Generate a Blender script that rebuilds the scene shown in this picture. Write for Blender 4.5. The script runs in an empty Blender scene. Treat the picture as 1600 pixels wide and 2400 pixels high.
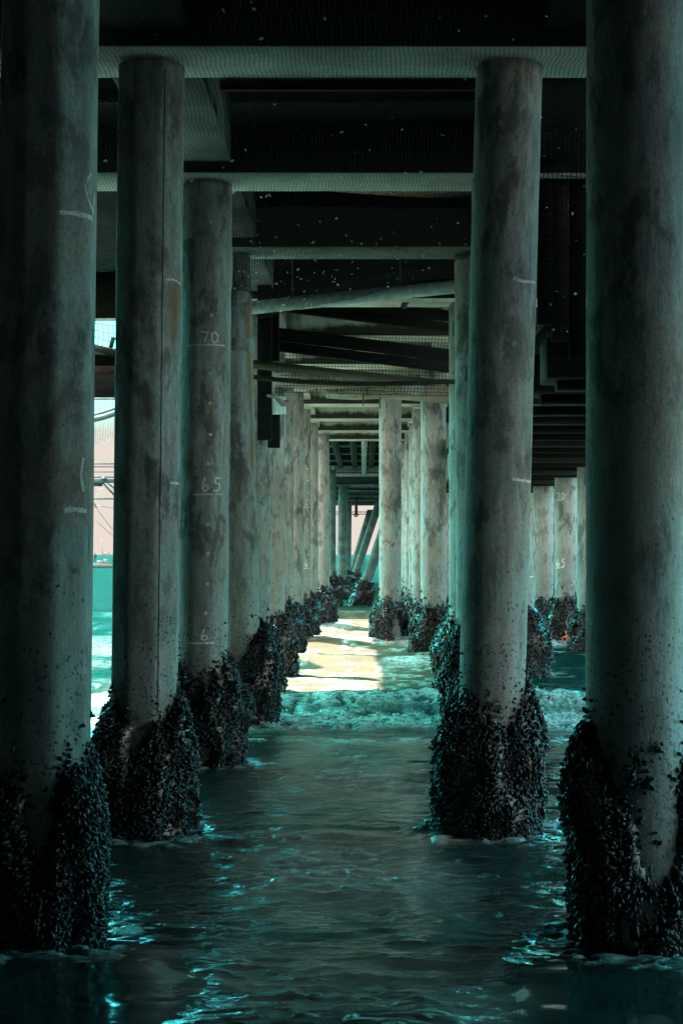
import bpy, math, random
import numpy as np
from mathutils import Vector, Matrix
random.seed(7); rng = np.random.default_rng(7)
C = bpy.context.scene.collection
SC = bpy.context.scene
# ------------------------------------------------------------------ camera, sky, sun, exposure
CAMH = 2.1; F = 3620.0; VX = 850.0; VY = 1300.0
cd = bpy.data.cameras.new('camera'); cam = bpy.data.objects.new('camera', cd); C.objects.link(cam)
cam.location = (0, 0, CAMH); cam.rotation_euler = (math.radians(90), 0, 0)
cd.sensor_fit = 'VERTICAL'; cd.sensor_height = 36.0; cd.lens = 36.0 * F / 2400.0
cd.shift_x = -50 / 2400; cd.shift_y = 100 / 2400
cd.clip_start = 0.1; cd.clip_end = 60000
SC.camera = cam
SUN_EL = math.radians(57); SUN_DIR = Vector((-0.88 * math.cos(SUN_EL), 0.47 * math.cos(SUN_EL), math.sin(SUN_EL))).normalized()
W = bpy.data.worlds.new('World'); SC.world = W; W.use_nodes = True
nt = W.node_tree; nt.nodes.clear()
def wn(t, **k):
    n = nt.nodes.new(t)
    for a, b in k.items(): setattr(n, a, b)
    return n
out = wn('ShaderNodeOutputWorld'); bg = wn('ShaderNodeBackground'); sky = wn('ShaderNodeTexSky')
sky.sky_type = 'NISHITA'; sky.sun_disc = False; sky.sun_elevation = SUN_EL
sky.sun_rotation = math.atan2(SUN_DIR.x, SUN_DIR.y); sky.air_density = 1.0; sky.dust_density = 3.0
tc = wn('ShaderNodeTexCoord'); sx = wn('ShaderNodeSeparateXYZ'); nt.links.new(tc.outputs['Generated'], sx.inputs[0])
tint = wn('ShaderNodeMix', data_type='RGBA', blend_type='MULTIPLY'); tint.inputs[0].default_value = 1
nt.links.new(sky.outputs[0], tint.inputs[6])
az = wn('ShaderNodeMapRange'); az.interpolation_type = 'SMOOTHSTEP'
for i, v in ((1, -0.6), (2, 0.5), (3, 0.0), (4, 1.0)): az.inputs[i].default_value = v
nt.links.new(sx.outputs[1], az.inputs[0])
tcol = wn('ShaderNodeMix', data_type='RGBA'); nt.links.new(az.outputs[0], tcol.inputs[0]); tcol.inputs[6].default_value = (1.25, 0.95, 0.62, 1); tcol.inputs[7].default_value = (0.10, 1.08, 0.86, 1)
nt.links.new(tcol.outputs[2], tint.inputs[7])
mr = wn('ShaderNodeMapRange'); mr.interpolation_type = 'SMOOTHSTEP'
for i, v in ((1, 0.075), (2, 0.14), (3, 1.0), (4, 0.0)): mr.inputs[i].default_value = v
nt.links.new(sx.outputs[2], mr.inputs[0])
hz = wn('ShaderNodeMix', data_type='RGBA'); nt.links.new(mr.outputs[0], hz.inputs[0])
nt.links.new(tint.outputs[2], hz.inputs[6]); hz.inputs[7].default_value = (0.420, 0.3625, 0.325, 1)
nt.links.new(hz.outputs[2], bg.inputs[0]); bg.inputs[1].default_value = 0.15
nt.links.new(bg.outputs[0], out.inputs[0])
sd = bpy.data.lights.new('sun', 'SUN'); sun = bpy.data.objects.new('sun', sd); C.objects.link(sun)
sd.energy = 2.8; sd.angle = math.radians(0.8); sd.color = (1, 0.91, 0.78)
sun.rotation_euler = SUN_DIR.to_track_quat('Z', 'Y').to_euler(); sun.location = SUN_DIR * 60
vs = SC.view_settings; vs.view_transform = 'Standard'; vs.look = 'None'; vs.exposure = 3.75; vs.gamma = 1.0
SC.cycles.use_denoising = True
SC.cycles.max_bounces = 8; SC.cycles.diffuse_bounces = 6; SC.cycles.glossy_bounces = 4
SC.cycles.sample_clamp_indirect = 6.0
try: SC.cycles.use_light_tree = True
except Exception: pass

# ------------------------------------------------------------------ helpers
def P(px, py, Y):
    return np.array([(px - VX) * Y / F, Y, CAMH + (VY - py) * Y / F])
def tag(o, label=None, cat=None, group=None, kind=None):
    if label: o['label'] = label
    if cat: o['category'] = cat
    if group: o['group'] = group
    if kind: o['kind'] = kind
    return o
def empty(name, loc, label=None, cat=None, group=None, rot=(0, 0, 0)):
    o = bpy.data.objects.new(name, None); C.objects.link(o); o.location = loc; o.rotation_euler = rot
    o.empty_display_size = 0.2
    return tag(o, label, cat, group)
def mk(name, V, Fs, mat, parent=None, smooth=False, attrs=None, recenter=False):
    V = np.asarray(V, dtype=np.float32).reshape(-1, 3)
    loc = None
    if recenter:
        loc = np.array([(V[:, 0].min() + V[:, 0].max()) / 2, (V[:, 1].min() + V[:, 1].max()) / 2, V[:, 2].min()], dtype=np.float32)
        V = V - loc
    if isinstance(Fs, np.ndarray): Fs = [Fs]
    loops = np.concatenate([np.asarray(f, dtype=np.int32).ravel() for f in Fs])
    tot = np.concatenate([np.full(len(f), np.asarray(f).shape[1], dtype=np.int32) for f in Fs])
    st = np.concatenate([[0], np.cumsum(tot)[:-1]]).astype(np.int32)
    me = bpy.data.meshes.new(name)
    me.vertices.add(len(V)); me.vertices.foreach_set('co', V.ravel())
    me.loops.add(len(loops)); me.loops.foreach_set('vertex_index', loops)
    me.polygons.add(len(tot)); me.polygons.foreach_set('loop_start', st)
    try: me.polygons.foreach_set('loop_total', tot)
    except Exception: pass
    if smooth: me.polygons.foreach_set('use_smooth', np.ones(len(tot), dtype=bool))
    for k, a in (attrs or {}).items():
        at = me.attributes.new(k, 'FLOAT', 'POINT'); at.data.foreach_set('value', np.asarray(a, dtype=np.float32).ravel())
    me.update(calc_edges=True); me.validate()
    if mat: me.materials.append(mat)
    o = bpy.data.objects.new(name, me); C.objects.link(o)
    if parent is not None: o.parent = parent
    if loc is not None: o.location = loc
    return o
class MB:
    def __init__(s): s.v = []; s.f = []; s.n = 0
    def add(s, V, Fq):
        V = np.asarray(V, float).reshape(-1, 3); s.v.append(V)
        for f in (Fq if isinstance(Fq, list) else [Fq]): s.f.append(np.asarray(f, int) + s.n)
        s.n += len(V); return s
    def box(s, a, b, bev=0.0):
        a = np.minimum(a, b).astype(float); b = np.maximum(np.asarray(a, float), np.asarray(b, float))
        return s.beam(((a + b) / 2) * np.array([0, 1, 1]) + np.array([a[0], 0, 0]), ((a + b) / 2) * np.array([0, 1, 1]) + np.array([b[0], 0, 0]), b[1] - a[1], b[2] - a[2], bev)
    def beam(s, p, q, w, h, bev=0.0, up=(0, 0, 1), nseg=1, warp=None):
        """rectangular bar from p to q, w across, h along up, bevelled edges"""
        p = np.asarray(p, float); q = np.asarray(q, float); d = q - p; L = np.linalg.norm(d); d /= L
        up = np.asarray(up, float); x = np.cross(d, up); x /= np.linalg.norm(x); u = np.cross(x, d)
        w2, h2, b = w / 2, h / 2, bev
        if b > 0: sec = [(-w2 + b, -h2), (w2 - b, -h2), (w2, -h2 + b), (w2, h2 - b), (w2 - b, h2), (-w2 + b, h2), (-w2, h2 - b), (-w2, -h2 + b)]
        else: sec = [(-w2, -h2), (w2, -h2), (w2, h2), (-w2, h2)]
        k = len(sec); V = []
        for i in range(nseg + 1):
            c = p + d * L * i / nseg
            if warp is not None: c = c + np.asarray(warp(i / nseg))
            for (a, c2) in sec: V.append(c + x * a + u * c2)
        Q = [[i * k + j, i * k + (j + 1) % k, (i + 1) * k + (j + 1) % k, (i + 1) * k + j] for i in range(nseg) for j in range(k)]
        s.add(V, np.array(Q)[:, ::-1])
        n = s.n - len(V)
        s.f.append(np.array([[n + j for j in range(k)]])); s.f.append(np.array([[n + nseg * k + j for j in range(k)][::-1]]))
        return s
    def tube(s, pts, r, k=10, caps=True):
        pts = np.asarray(pts, float); n = len(pts); r = np.broadcast_to(np.asarray(r, float), (n,))
        V = []; prev = None
        for i in range(n):
            d = pts[min(i + 1, n - 1)] - pts[max(i - 1, 0)]; d = d / (np.linalg.norm(d) + 1e-12)
            ref = np.array([0, 0, 1.]) if abs(d[2]) < 0.9 else np.array([1., 0, 0])
            if prev is not None: ref = prev
            x = np.cross(d, ref); x /= np.linalg.norm(x); y = np.cross(x, d); prev = y
            for j in range(k):
                a = 2 * math.pi * j / k; V.append(pts[i] + r[i] * (x * math.cos(a) + y * math.sin(a)))
        Q = [[i * k + j, i * k + (j + 1) % k, (i + 1) * k + (j + 1) % k, (i + 1) * k + j] for i in range(n - 1) for j in range(k)]
        s.add(V, np.array(Q)[:, ::-1]); b = s.n - len(V)
        if caps:
            s.f.append(np.array([[b + j for j in range(k)]])); s.f.append(np.array([[b + (n - 1) * k + j for j in range(k)][::-1]]))
        return s
    def build(s, name, mat, parent=None, smooth=False, recenter=None, attrs=None):
        return mk(name, np.concatenate(s.v), s.f, mat, parent, smooth, attrs, recenter if recenter is not None else parent is None)
def hsh(i, j, k, s):
    h = (i * 374761393 + j * 668265263 + k * 2147483647 + s * 1274126177) & 0xFFFFFFFF
    h = ((h ^ (h >> 13)) * 1274126177) & 0xFFFFFFFF
    h = (h ^ (h >> 16)) & 0xFFFF
    return h / 65535.0
def vnoise(x, y, z=0.0, s=0):
    x = np.asarray(x, float); y = np.asarray(y, float) + 0 * x; z = np.asarray(z, float) + 0 * x
    i = np.floor(x).astype(np.int64); j = np.floor(y).astype(np.int64); k = np.floor(z).astype(np.int64)
    fx, fy, fz = x - i, y - j, z - k
    fx = fx * fx * (3 - 2 * fx); fy = fy * fy * (3 - 2 * fy); fz = fz * fz * (3 - 2 * fz)
    r = 0
    for a in (0, 1):
        for b in (0, 1):
            for c in (0, 1):
                r = r + hsh(i + a, j + b, k + c, s) * (fx if a else 1 - fx) * (fy if b else 1 - fy) * (fz if c else 1 - fz)
    return r
def fbm(x, y, z=0.0, s=0, o=3):
    t = 0; a = 0.5; n = 0
    for q in range(o):
        t = t + a * vnoise(np.asarray(x) * 2 ** q, np.asarray(y) * 2 ** q, np.asarray(z) * 2 ** q, s + q); n += a; a *= 0.5
    return t / n
def sstep(a, b, x):
    t = np.clip((np.asarray(x, float) - a) / (b - a), 0, 1); return t * t * (3 - 2 * t)

# ------------------------------------------------------------------ materials
class NT:
    def __init__(s, name):
        s.m = bpy.data.materials.new(name); s.m.use_nodes = True; s.t = s.m.node_tree; s.t.nodes.clear()
        s.o = s.t.nodes.new('ShaderNodeOutputMaterial'); s.b = s.n('ShaderNodeBsdfPrincipled'); s.l(s.b.outputs[0], s.o.inputs[0])
    def n(s, t, **k):
        n = s.t.nodes.new(t)
        for a, b in k.items(): setattr(n, a, b)
        return n
    def l(s, a, b): s.t.links.new(a, b)
    def coord(s, kind='Object', scale=(1, 1, 1), rnd=True):
        tc = s.n('ShaderNodeTexCoord'); src = tc.outputs[kind]
        if rnd:
            oi = s.n('ShaderNodeObjectInfo'); mu = s.n('ShaderNodeMath', operation='MULTIPLY'); mu.inputs[1].default_value = 57.0
            s.l(oi.outputs['Random'], mu.inputs[0]); ad = s.n('ShaderNodeVectorMath', operation='ADD'); s.l(src, ad.inputs[0]); s.l(mu.outputs[0], ad.inputs[1]); src = ad.outputs[0]
        mp = s.n('ShaderNodeVectorMath', operation='MULTIPLY'); s.l(src, mp.inputs[0]); mp.inputs[1].default_value = scale
        return mp.outputs[0]
    def noise(s, vec, scale, detail=4, rough=0.55, dist=0.0):
        n = s.n('ShaderNodeTexNoise'); s.l(vec, n.inputs['Vector']); n.inputs['Scale'].default_value = scale
        n.inputs['Detail'].default_value = detail; n.inputs['Roughness'].default_value = rough; n.inputs['Distortion'].default_value = dist
        return n.outputs[0]
    def mr(s, v, a, b, c=0.0, d=1.0, smooth=True):
        n = s.n('ShaderNodeMapRange')
        if smooth: n.interpolation_type = 'SMOOTHSTEP'
        s.l(v, n.inputs[0])
        for i, x in enumerate((a, b, c, d)): n.inputs[i + 1].default_value = x
        return n.outputs[0]
    def math(s, op, a, b=None):
        n = s.n('ShaderNodeMath', operation=op)
        for i, x in enumerate((a, b)):
            if x is None: continue
            if isinstance(x, (int, float)): n.inputs[i].default_value = x
            else: s.l(x, n.inputs[i])
        return n.outputs[0]
    def mix(s, f, a, b, mode='MIX'):
        n = s.n('ShaderNodeMix', data_type='RGBA', blend_type=mode)
        for i, x in ((0, f), (6, a), (7, b)):
            if isinstance(x, (int, float)): n.inputs[i].default_value = x
            elif isinstance(x, tuple): n.inputs[i].default_value = (*x, 1)
            else: s.l(x, n.inputs[i])
        return n.outputs[2]
    def attr(s, name, typ='GEOMETRY'):
        n = s.n('ShaderNodeAttribute', attribute_type=typ, attribute_name=name); return n.outputs['Fac']
    def bump(s, h, strength=0.5, dist=0.02, base=None):
        n = s.n('ShaderNodeBump'); n.inputs['Strength'].default_value = strength; n.inputs['Distance'].default_value = dist
        s.l(h, n.inputs['Height'])
        if base is not None: s.l(base, n.inputs['Normal'])
        return n.outputs[0]
    def fin(s, col=None, rough=None, normal=None, spec=None, metal=None):
        for k, v in (('Base Color', col), ('Roughness', rough), ('Normal', normal), ('Specular IOR Level', spec), ('Metallic', metal)):
            if v is None: continue
            if isinstance(v, (int, float)): s.b.inputs[k].default_value = v
            elif isinstance(v, tuple): s.b.inputs[k].default_value = (*v, 1)
            else: s.l(v, s.b.inputs[k])
        return s.m
M = {}
# pile concrete: streaked, pitted, stained, darker and speckled near the tide line
n = NT('pile_concrete'); v = n.coord(); ob = n.n('ShaderNodeTexCoord'); sp = n.n('ShaderNodeSeparateXYZ'); n.l(ob.outputs['Object'], sp.inputs[0]); Z = sp.outputs[2]
st = n.n('ShaderNodeVectorMath', operation='MULTIPLY'); n.l(v, st.inputs[0]); st.inputs[1].default_value = (1, 1, 0.22)
streak = n.noise(st.outputs[0], 18, 8, 0.74); blotch = n.noise(v, 2.4, 8, 0.7, 0.5); fine = n.noise(v, 48, 6, 0.75)
st2 = n.n('ShaderNodeVectorMath', operation='MULTIPLY'); n.l(v, st2.inputs[0]); st2.inputs[1].default_value = (1, 1, 0.5)
patch = n.noise(st2.outputs[0], 4.5, 9, 0.7, 0.3)
c = n.mix(n.mr(streak, 0.25, 0.75), (0.17, 0.155, 0.142), (0.50, 0.46, 0.42))
c = n.mix(n.math('MULTIPLY', n.mr(blotch, 0.42, 0.66), n.mr(Z, 4.5, 1.5, 0.25, 0.95)), c, (0.28, 0.37, 0.34), 'MIX')
c = n.mix(n.math('MULTIPLY', n.mr(patch, 0.49, 0.60), 0.82), c, (0.085, 0.076, 0.068))
c = n.mix(n.math('MULTIPLY', n.mr(fine, 0.45, 0.70), 0.6), c, (0.12, 0.12, 0.12))
rv = n.n('ShaderNodeVectorMath', operation='MULTIPLY'); n.l(v, rv.inputs[0]); rv.inputs[1].default_value = (1, 1, 0.06)
runs = n.math('MULTIPLY', n.mr(n.noise(rv.outputs[0], 15, 6, 0.7, 0.3), 0.57, 0.66), n.mr(n.noise(st2.outputs[0], 3.0, 5, 0.65), 0.46, 0.58))
c = n.mix(n.math('MULTIPLY', runs, 0.5), c, (0.06, 0.055, 0.05))
pale = n.math('MULTIPLY', n.mr(n.noise(rv.outputs[0], 19, 5, 0.65), 0.58, 0.68), n.mr(n.noise(v, 1.6, 6, 0.65), 0.5, 0.6)); c = n.mix(n.math('MULTIPLY', pale, 0.35), c, (0.52, 0.53, 0.50))
warm = n.mr(n.noise(v, 1.1, 5, 0.65), 0.5, 0.64); c = n.mix(n.math('MULTIPLY', warm, 0.5), c, n.mix(n.mr(fine, 0.3, 0.7), (0.38, 0.31, 0.25), (0.20, 0.15, 0.115)))
zn = n.math('ADD', Z, n.math('MULTIPLY', n.math('SUBTRACT', patch, 0.5), 2.6))
wet = n.mr(zn, 2.5, 1.6)
c = n.mix(n.math('MULTIPLY', wet, 0.55), c, (0.15, 0.185, 0.17))
def dots(scale, mx, pw):
    vo = n.n('ShaderNodeTexVoronoi'); n.l(v, vo.inputs['Vector']); vo.inputs['Scale'].default_value = scale
    sc_ = n.n('ShaderNodeSeparateColor'); n.l(vo.outputs['Color'], sc_.inputs[0]); rad = n.math('MULTIPLY', n.math('POWER', sc_.outputs[0], pw), mx)
    return n.mr(n.math('SUBTRACT', rad, n.math('ADD', vo.outputs['Distance'], n.math('MULTIPLY', n.math('SUBTRACT', fine, 0.5), 0.7))), -0.03, 0.06)
spot = dots(30, 0.42, 5)
dens = n.noise(v, 3.0, 3, 0.6); lowz = n.mr(Z, 3.6, 1.0, 0.30, 0.80)
gate = n.mr(n.math('ADD', dens, lowz), 1.06, 1.28)
pit = n.math('MULTIPLY', spot, gate)
spot2 = dots(52, 0.7, 3)
pit2 = n.math('MULTIPLY', spot2, n.mr(n.math('ADD', n.noise(v, 5, 2), n.mr(Z, 2.6, 1.0, 0.1, 0.75)), 1.0, 1.15))
pits = n.math('MAXIMUM', pit, pit2)
c = n.mix(n.math('MULTIPLY', pits, 0.7), c, (0.022, 0.024, 0.024))
crust = n.mr(n.math('ADD', Z, n.math('MULTIPLY', n.math('ADD', dens, n.math('MULTIPLY', fine, 0.5)), 0.6)), 1.75, 1.25)
c = n.mix(n.math('MULTIPLY', crust, 0.62), c, n.mix(n.mr(fine, 0.4, 0.65), (0.06, 0.05, 0.046), (0.24, 0.20, 0.18)))
rust = n.math('MULTIPLY', n.attr('rust'), n.mr(streak, 0.2, 0.55, 0.45, 1.0))
c = n.mix(rust, c, n.mix(n.mr(patch, 0.4, 0.6), (0.16, 0.05, 0.018), (0.36, 0.15, 0.045)))
hh = n.math('SUBTRACT', n.math('ADD', n.math('MULTIPLY', fine, 0.35), n.math('MULTIPLY', streak, 0.5)), n.math('MULTIPLY', pits, 0.9))
M['pile'] = n.fin(c, n.mr(zn, 2.4, 0.9, 0.75, 0.42), n.bump(hh, 0.8, 0.014), 0.35)
n = NT('far_shaded_concrete'); v = n.coord(); M['pile_far'] = n.fin(n.mix(n.mr(n.noise(v, 3, 6, 0.65), 0.35, 0.65), (0.035, 0.075, 0.068), (0.09, 0.16, 0.145)), 0.7, n.bump(n.noise(v, 30, 4), 0.5, 0.01), 0.3)  # far piles coloured dark teal to stand for shade under the deck
# beam concrete with dark algae at the lower part of the faces
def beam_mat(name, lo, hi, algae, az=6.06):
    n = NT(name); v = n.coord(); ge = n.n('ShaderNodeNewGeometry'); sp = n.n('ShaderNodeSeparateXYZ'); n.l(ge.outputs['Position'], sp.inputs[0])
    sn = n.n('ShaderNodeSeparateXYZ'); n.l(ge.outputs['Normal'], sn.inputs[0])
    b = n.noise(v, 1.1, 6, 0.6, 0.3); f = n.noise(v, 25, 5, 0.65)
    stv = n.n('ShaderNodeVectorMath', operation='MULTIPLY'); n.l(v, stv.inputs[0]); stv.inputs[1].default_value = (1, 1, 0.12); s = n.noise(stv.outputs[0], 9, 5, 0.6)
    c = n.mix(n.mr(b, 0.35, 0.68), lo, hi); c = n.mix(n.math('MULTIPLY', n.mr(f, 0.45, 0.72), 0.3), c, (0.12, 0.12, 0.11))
    # algae above the drip edge, and on near beams shade painted over the whole face
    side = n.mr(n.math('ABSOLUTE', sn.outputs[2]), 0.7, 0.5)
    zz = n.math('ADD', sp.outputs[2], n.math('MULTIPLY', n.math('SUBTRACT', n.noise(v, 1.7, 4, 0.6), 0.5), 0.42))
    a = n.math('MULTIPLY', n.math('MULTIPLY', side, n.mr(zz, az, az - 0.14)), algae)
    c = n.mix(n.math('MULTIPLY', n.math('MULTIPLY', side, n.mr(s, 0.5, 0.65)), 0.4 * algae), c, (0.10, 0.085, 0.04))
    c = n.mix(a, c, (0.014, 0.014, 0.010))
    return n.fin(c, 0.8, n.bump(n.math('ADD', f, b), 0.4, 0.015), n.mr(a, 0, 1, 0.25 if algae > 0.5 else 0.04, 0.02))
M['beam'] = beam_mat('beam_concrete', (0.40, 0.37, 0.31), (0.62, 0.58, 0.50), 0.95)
M['beam_near'] = beam_mat('shade_faced_beam', (0.50, 0.47, 0.42), (0.76, 0.72, 0.64), 1.0, 7.3)  # blackened faces and pale underside: deck shade and bounce put into the colour
M['beam_dark'] = beam_mat('shaded_beam_concrete', (0.16, 0.16, 0.15), (0.30, 0.30, 0.28), 0.9)  # darker copy of the beam concrete, shade put into its colour
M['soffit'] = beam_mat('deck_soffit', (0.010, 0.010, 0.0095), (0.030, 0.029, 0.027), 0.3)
def wood(name, a, b, sc=(1, 1, 1), rough=0.8, spec=0.2):
    n = NT(name); v = n.coord(scale=sc); s = n.noise(v, 6, 6, 0.65, 0.6); f = n.noise(v, 30, 4, 0.6); k = n.noise(n.coord(), 1.3, 4)
    c = n.mix(n.mr(s, 0.3, 0.7), a, b); c = n.mix(n.math('MULTIPLY', n.mr(k, 0.5, 0.7), 0.5), c, tuple(x * 0.5 for x in a))
    return n.fin(c, rough, n.bump(n.math('ADD', s, f), 0.5, 0.01), spec)
M['timber_dark'] = wood('tarred_timber', (0.005, 0.005, 0.0045), (0.015, 0.014, 0.012), (0.12, 1, 6), spec=0.06)
M['timber'] = wood('weathered_timber', (0.13, 0.11, 0.085), (0.36, 0.32, 0.26), (0.12, 5, 5))
M['timber_mossy'] = wood('mossy_timber', (0.010, 0.009, 0.005), (0.045, 0.038, 0.018), (0.12, 5, 5))
M['timber_rusty'] = wood('brown_timber', (0.014, 0.008, 0.005), (0.04, 0.022, 0.014), (0.3, 3, 3))
def plain(name, col, rough=0.5, metal=0.0, var=0.35, sc=8, spec=0.5):
    n = NT(name); v = n.coord(); s = n.noise(v, sc, 5, 0.6)
    return n.fin(n.mix(n.mr(s, 0.3, 0.7), tuple(x * (1 - var) for x in col), tuple(min(1, x * (1 + var)) for x in col)), rough, n.bump(s, 0.25, 0.006), spec, metal)
M['steel'] = plain('dull_steel', (0.07, 0.08, 0.08), 0.5, 0.4)
M['pipe'] = plain('painted_pipe', (0.42, 0.45, 0.43), 0.45)
M['galv'] = plain('galvanised_pipe', (0.45, 0.50, 0.50), 0.3, 0.7)
M['ruststeel'] = plain('rusty_steel', (0.16, 0.06, 0.03), 0.8)
M['redpaint'] = plain('red_brown_paint', (0.06, 0.012, 0.009), 0.8, spec=0.1)
M['net'] = plain('black_netting', (0.006, 0.007, 0.007), 0.8, spec=0.05)
M['net_pale'] = plain('faded_netting', (0.05, 0.10, 0.10), 0.7)
n = NT('chalk_paint'); v = n.coord(); M['chalk'] = n.fin(n.mix(n.mr(n.noise(v, 55, 5, 0.75), 0.36, 0.50), (0.24, 0.23, 0.21), (0.72, 0.69, 0.62)), 0.9, None, 0.1)
M['feather'] = plain('feather_white', (0.80, 0.83, 0.80), 0.8, 0, 0.1)
M['star_orange'] = plain('orange_starfish_skin', (0.62, 0.13, 0.055), 0.6, 0, 0.3, 60)
M['star_purple'] = plain('purple_starfish_skin', (0.16, 0.06, 0.10), 0.6, 0, 0.3, 60)
M['star_pink'] = plain('pink_starfish_skin', (0.46, 0.07, 0.12), 0.6, 0, 0.3, 60)
M['boat_white'] = plain('boat_paint', (0.16, 0.17, 0.16), 0.4)
M['boat_dark'] = plain('boat_trim', (0.03, 0.05, 0.055), 0.5)
M['cloth'] = plain('dark_clothing', (0.015, 0.025, 0.03), 0.8)
M['flag'] = plain('pennant_cloth', (0.02, 0.05, 0.05), 0.8)
M['flag_y'] = plain('pennant_stripe', (0.55, 0.33, 0.05), 0.8)
M['galvbeam'] = plain('green_painted_steel', (0.04, 0.12, 0.11), 0.5)
# mussels: per-shell shade
n = NT('mussel_shell'); sh = n.attr('shade'); v = n.coord(rnd=False); f = n.noise(v, 90, 3)
c = n.mix(n.mr(sh, 0.0, 0.72), (0.003, 0.004, 0.0045), (0.013, 0.018, 0.019)); c = n.mix(n.mr(sh, 0.84, 0.97), c, (0.036, 0.030, 0.027)); c = n.mix(n.mr(sh, 0.975, 1.0), c, (0.12, 0.11, 0.10))
c = n.mix(n.math('MULTIPLY', n.mr(f, 0.5, 0.7), 0.5), c, (0.01, 0.012, 0.012))
M['mussel'] = n.fin(c, n.mr(sh, 0, 1, 0.27, 0.5), n.bump(f, 0.3, 0.004), 0.45)

# ------------------------------------------------------------------ water, seabed
PILE_XY = [(-1.66, 8.0, .3), (1.4, 8.0, .3), (-1.65, 11.62, .42), (.95, 11.62, .42), (-1.6, 15.35, .42), (-1.48, 18.95, .42), (-1.63, 22.7, .45), (1.38, 18.95, .42), (1.5, 22.7, .45), (1.39, 30.4, .45), (.61, 34.3, .45), (2.75, 26.5, .45), (-1.58, 26.5, .45), (-1.6, 30.4, .45)]
def YS():
    py = np.concatenate([np.linspace(2520, 1700, 560), np.linspace(1698.6, 1340, 300), np.linspace(1339, 1308, 60), np.linspace(1307.3, 1300.35, 26)])
    y = CAMH * F / (py - VY)
    return np.concatenate([[-26, -18, -12, -8, -5, -2, 0.5, 2.5, 4.0, 5.0, 5.6], y[y > 5.9]])
ys = YS()
tn = np.concatenate([-np.geomspace(7, 0.42, 26), np.linspace(-0.4, 0.4, 400), np.geomspace(0.42, 7, 26)])
YY, TT = np.meshgrid(ys, tn, indexing='ij')
XX = TT * (np.maximum(YY, 3.0) + 1.5)
def wave(X, Y):
    near = sstep(5, 9, Y)
    z = 0.0 * X
    X2 = X + 0.8 * (fbm(X * 0.4, Y * 0.4, 0, 5) - 0.5)
    fade = 1 / (1 + (Y / 70.0) ** 2)
    z = z + 0.10 * (fbm(X * 0.12, Y * 0.32, 0, 11, 2) - 0.5) * fade * sstep(6, 14, Y)
    z = z + (0.065 + 0.09 * sstep(20, 24, Y)) * (fbm(X2 * 0.55, Y * 1.5, 0, 21, 3) - 0.5) * fade
    def ridged(a): return 1 - np.abs(2 * a - 1)
    calm = calmness(X, Y)
    z = z + 0.055 * (ridged(fbm(X2 * 1.25 + 0.35 * Y, Y * 3.6, 0, 31, 3)) - 0.7) * (1 - calm) * np.exp(-np.maximum(Y - 14, 0) / 22)
    z = z + 0.022 * (ridged(fbm(X2 * 3.2 - 0.6 * Y, Y * 8.0, 0, 41, 2)) - 0.7) * (1 - calm) * np.exp(-np.maximum(Y - 9, 0) / 9)
    z = z + 0.11 * sstep(11.5, 7.2, Y) - 0.0 * near          # the swash runs up the beach towards the camera
    # open sea chop
    z = z + 0.35 * (fbm(X * 0.13, Y * 0.10, 0, 51, 3) - 0.5) * sstep(60, 110, Y) * (1 / (1 + (Y / 500) ** 2))
    # breaking wave
    yc = 20.3 + 1.0 * (fbm(X * 0.35, 0 * X, 0, 61, 2) - 0.5)
    d = Y - yc; amp = (0.26 + 0.10 * (vnoise(X * 0.8, 0 * X, 0, 62) - 0.5)) * sstep(-14, -6, X) * sstep(16, 9, X)
    prof = np.where(d < 0, np.exp(-(d / 0.62) ** 2), np.exp(-(d / 1.7) ** 2))
    z = z + amp * prof
    ff = sstep(-1.75, -1.45, d + 0.5 * (fbm(X * 1.6, Y * 1.2, 0, 63, 2) - 0.5)) * sstep(0.25, -0.05, d)
    lump = fbm(X * 7, Y * 6, z * 9, 64, 5)
    band = 1 - 0.75 * np.exp(-((d + 0.55) / 0.16) ** 2)
    foam = ff * sstep(0.30, 0.52, lump) * band
    z = z + ff * 0.12 * (lump - 0.45)
    # second small lip behind and a bubble line in front
    d2 = Y - (23.6 + 1.2 * (fbm(X * 0.3, 0 * X, 0, 66, 2) - 0.5)); z = z + 0.13 * np.where(d2 < 0, np.exp(-(d2 / 0.5) ** 2), np.exp(-(d2 / 1.6) ** 2))
    for y0, a, s in ((28.6, 0.20, 71), (34.5, 0.22, 72), (42.0, 0.22, 73), (52.0, 0.2, 74)):
        d3 = Y - (y0 + 2.4 * (fbm(X * 0.22, 0 * X, 0, s, 2) - 0.5)); z = z + a * np.where(d3 < 0, np.exp(-(d3 / 0.8) ** 2), np.exp(-(d3 / 2.4) ** 2))
        foam = np.maximum(foam, 0.9 * sstep(-0.9, -0.4, d3) * sstep(0.5, 0.0, d3) * sstep(0.50, 0.68, fbm(X * 0.9, Y * 1.4, 0, s + 4, 3)) * sstep(90, 40, Y))
    d4 = Y - (17.3 + 1.1 * (fbm(X * 0.6, 0 * X, 0, 67, 2) - 0.5))
    foam = np.maximum(foam, 0.8 * np.exp(-(d4 / 0.22) ** 2) * sstep(0.48, 0.66, fbm(X * 4, Y * 5, 0, 68, 3)))
    # lacy foam streaks behind the breaker and out in the open on the left
    lace = fbm(X * 1.3, Y * 2.9, 0, 81, 4); lace = 1 - np.abs(2 * lace - 1)
    reg = sstep(20.5, 22, Y) * sstep(60, 34, Y)
    foam = np.maximum(foam, 0.6 * reg * sstep(0.86, 0.97, lace) * sstep(0.34, 0.55, fbm(X * 0.5, Y * 0.7, 0, 82, 2)))
    leftsurf = sstep(-3.2, -4.6, X) * (0.12 * sstep(22, 24, Y) * sstep(29.5, 28.5, Y) + sstep(29.6, 30.4, Y + .6 * np.sin(X)) * sstep(36.0, 34.2, Y + .6 * np.sin(X)))
    foam = foam * (1 - 0.85 * sstep(-3.0, -3.8, X) * sstep(22.5, 24, Y))
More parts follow.
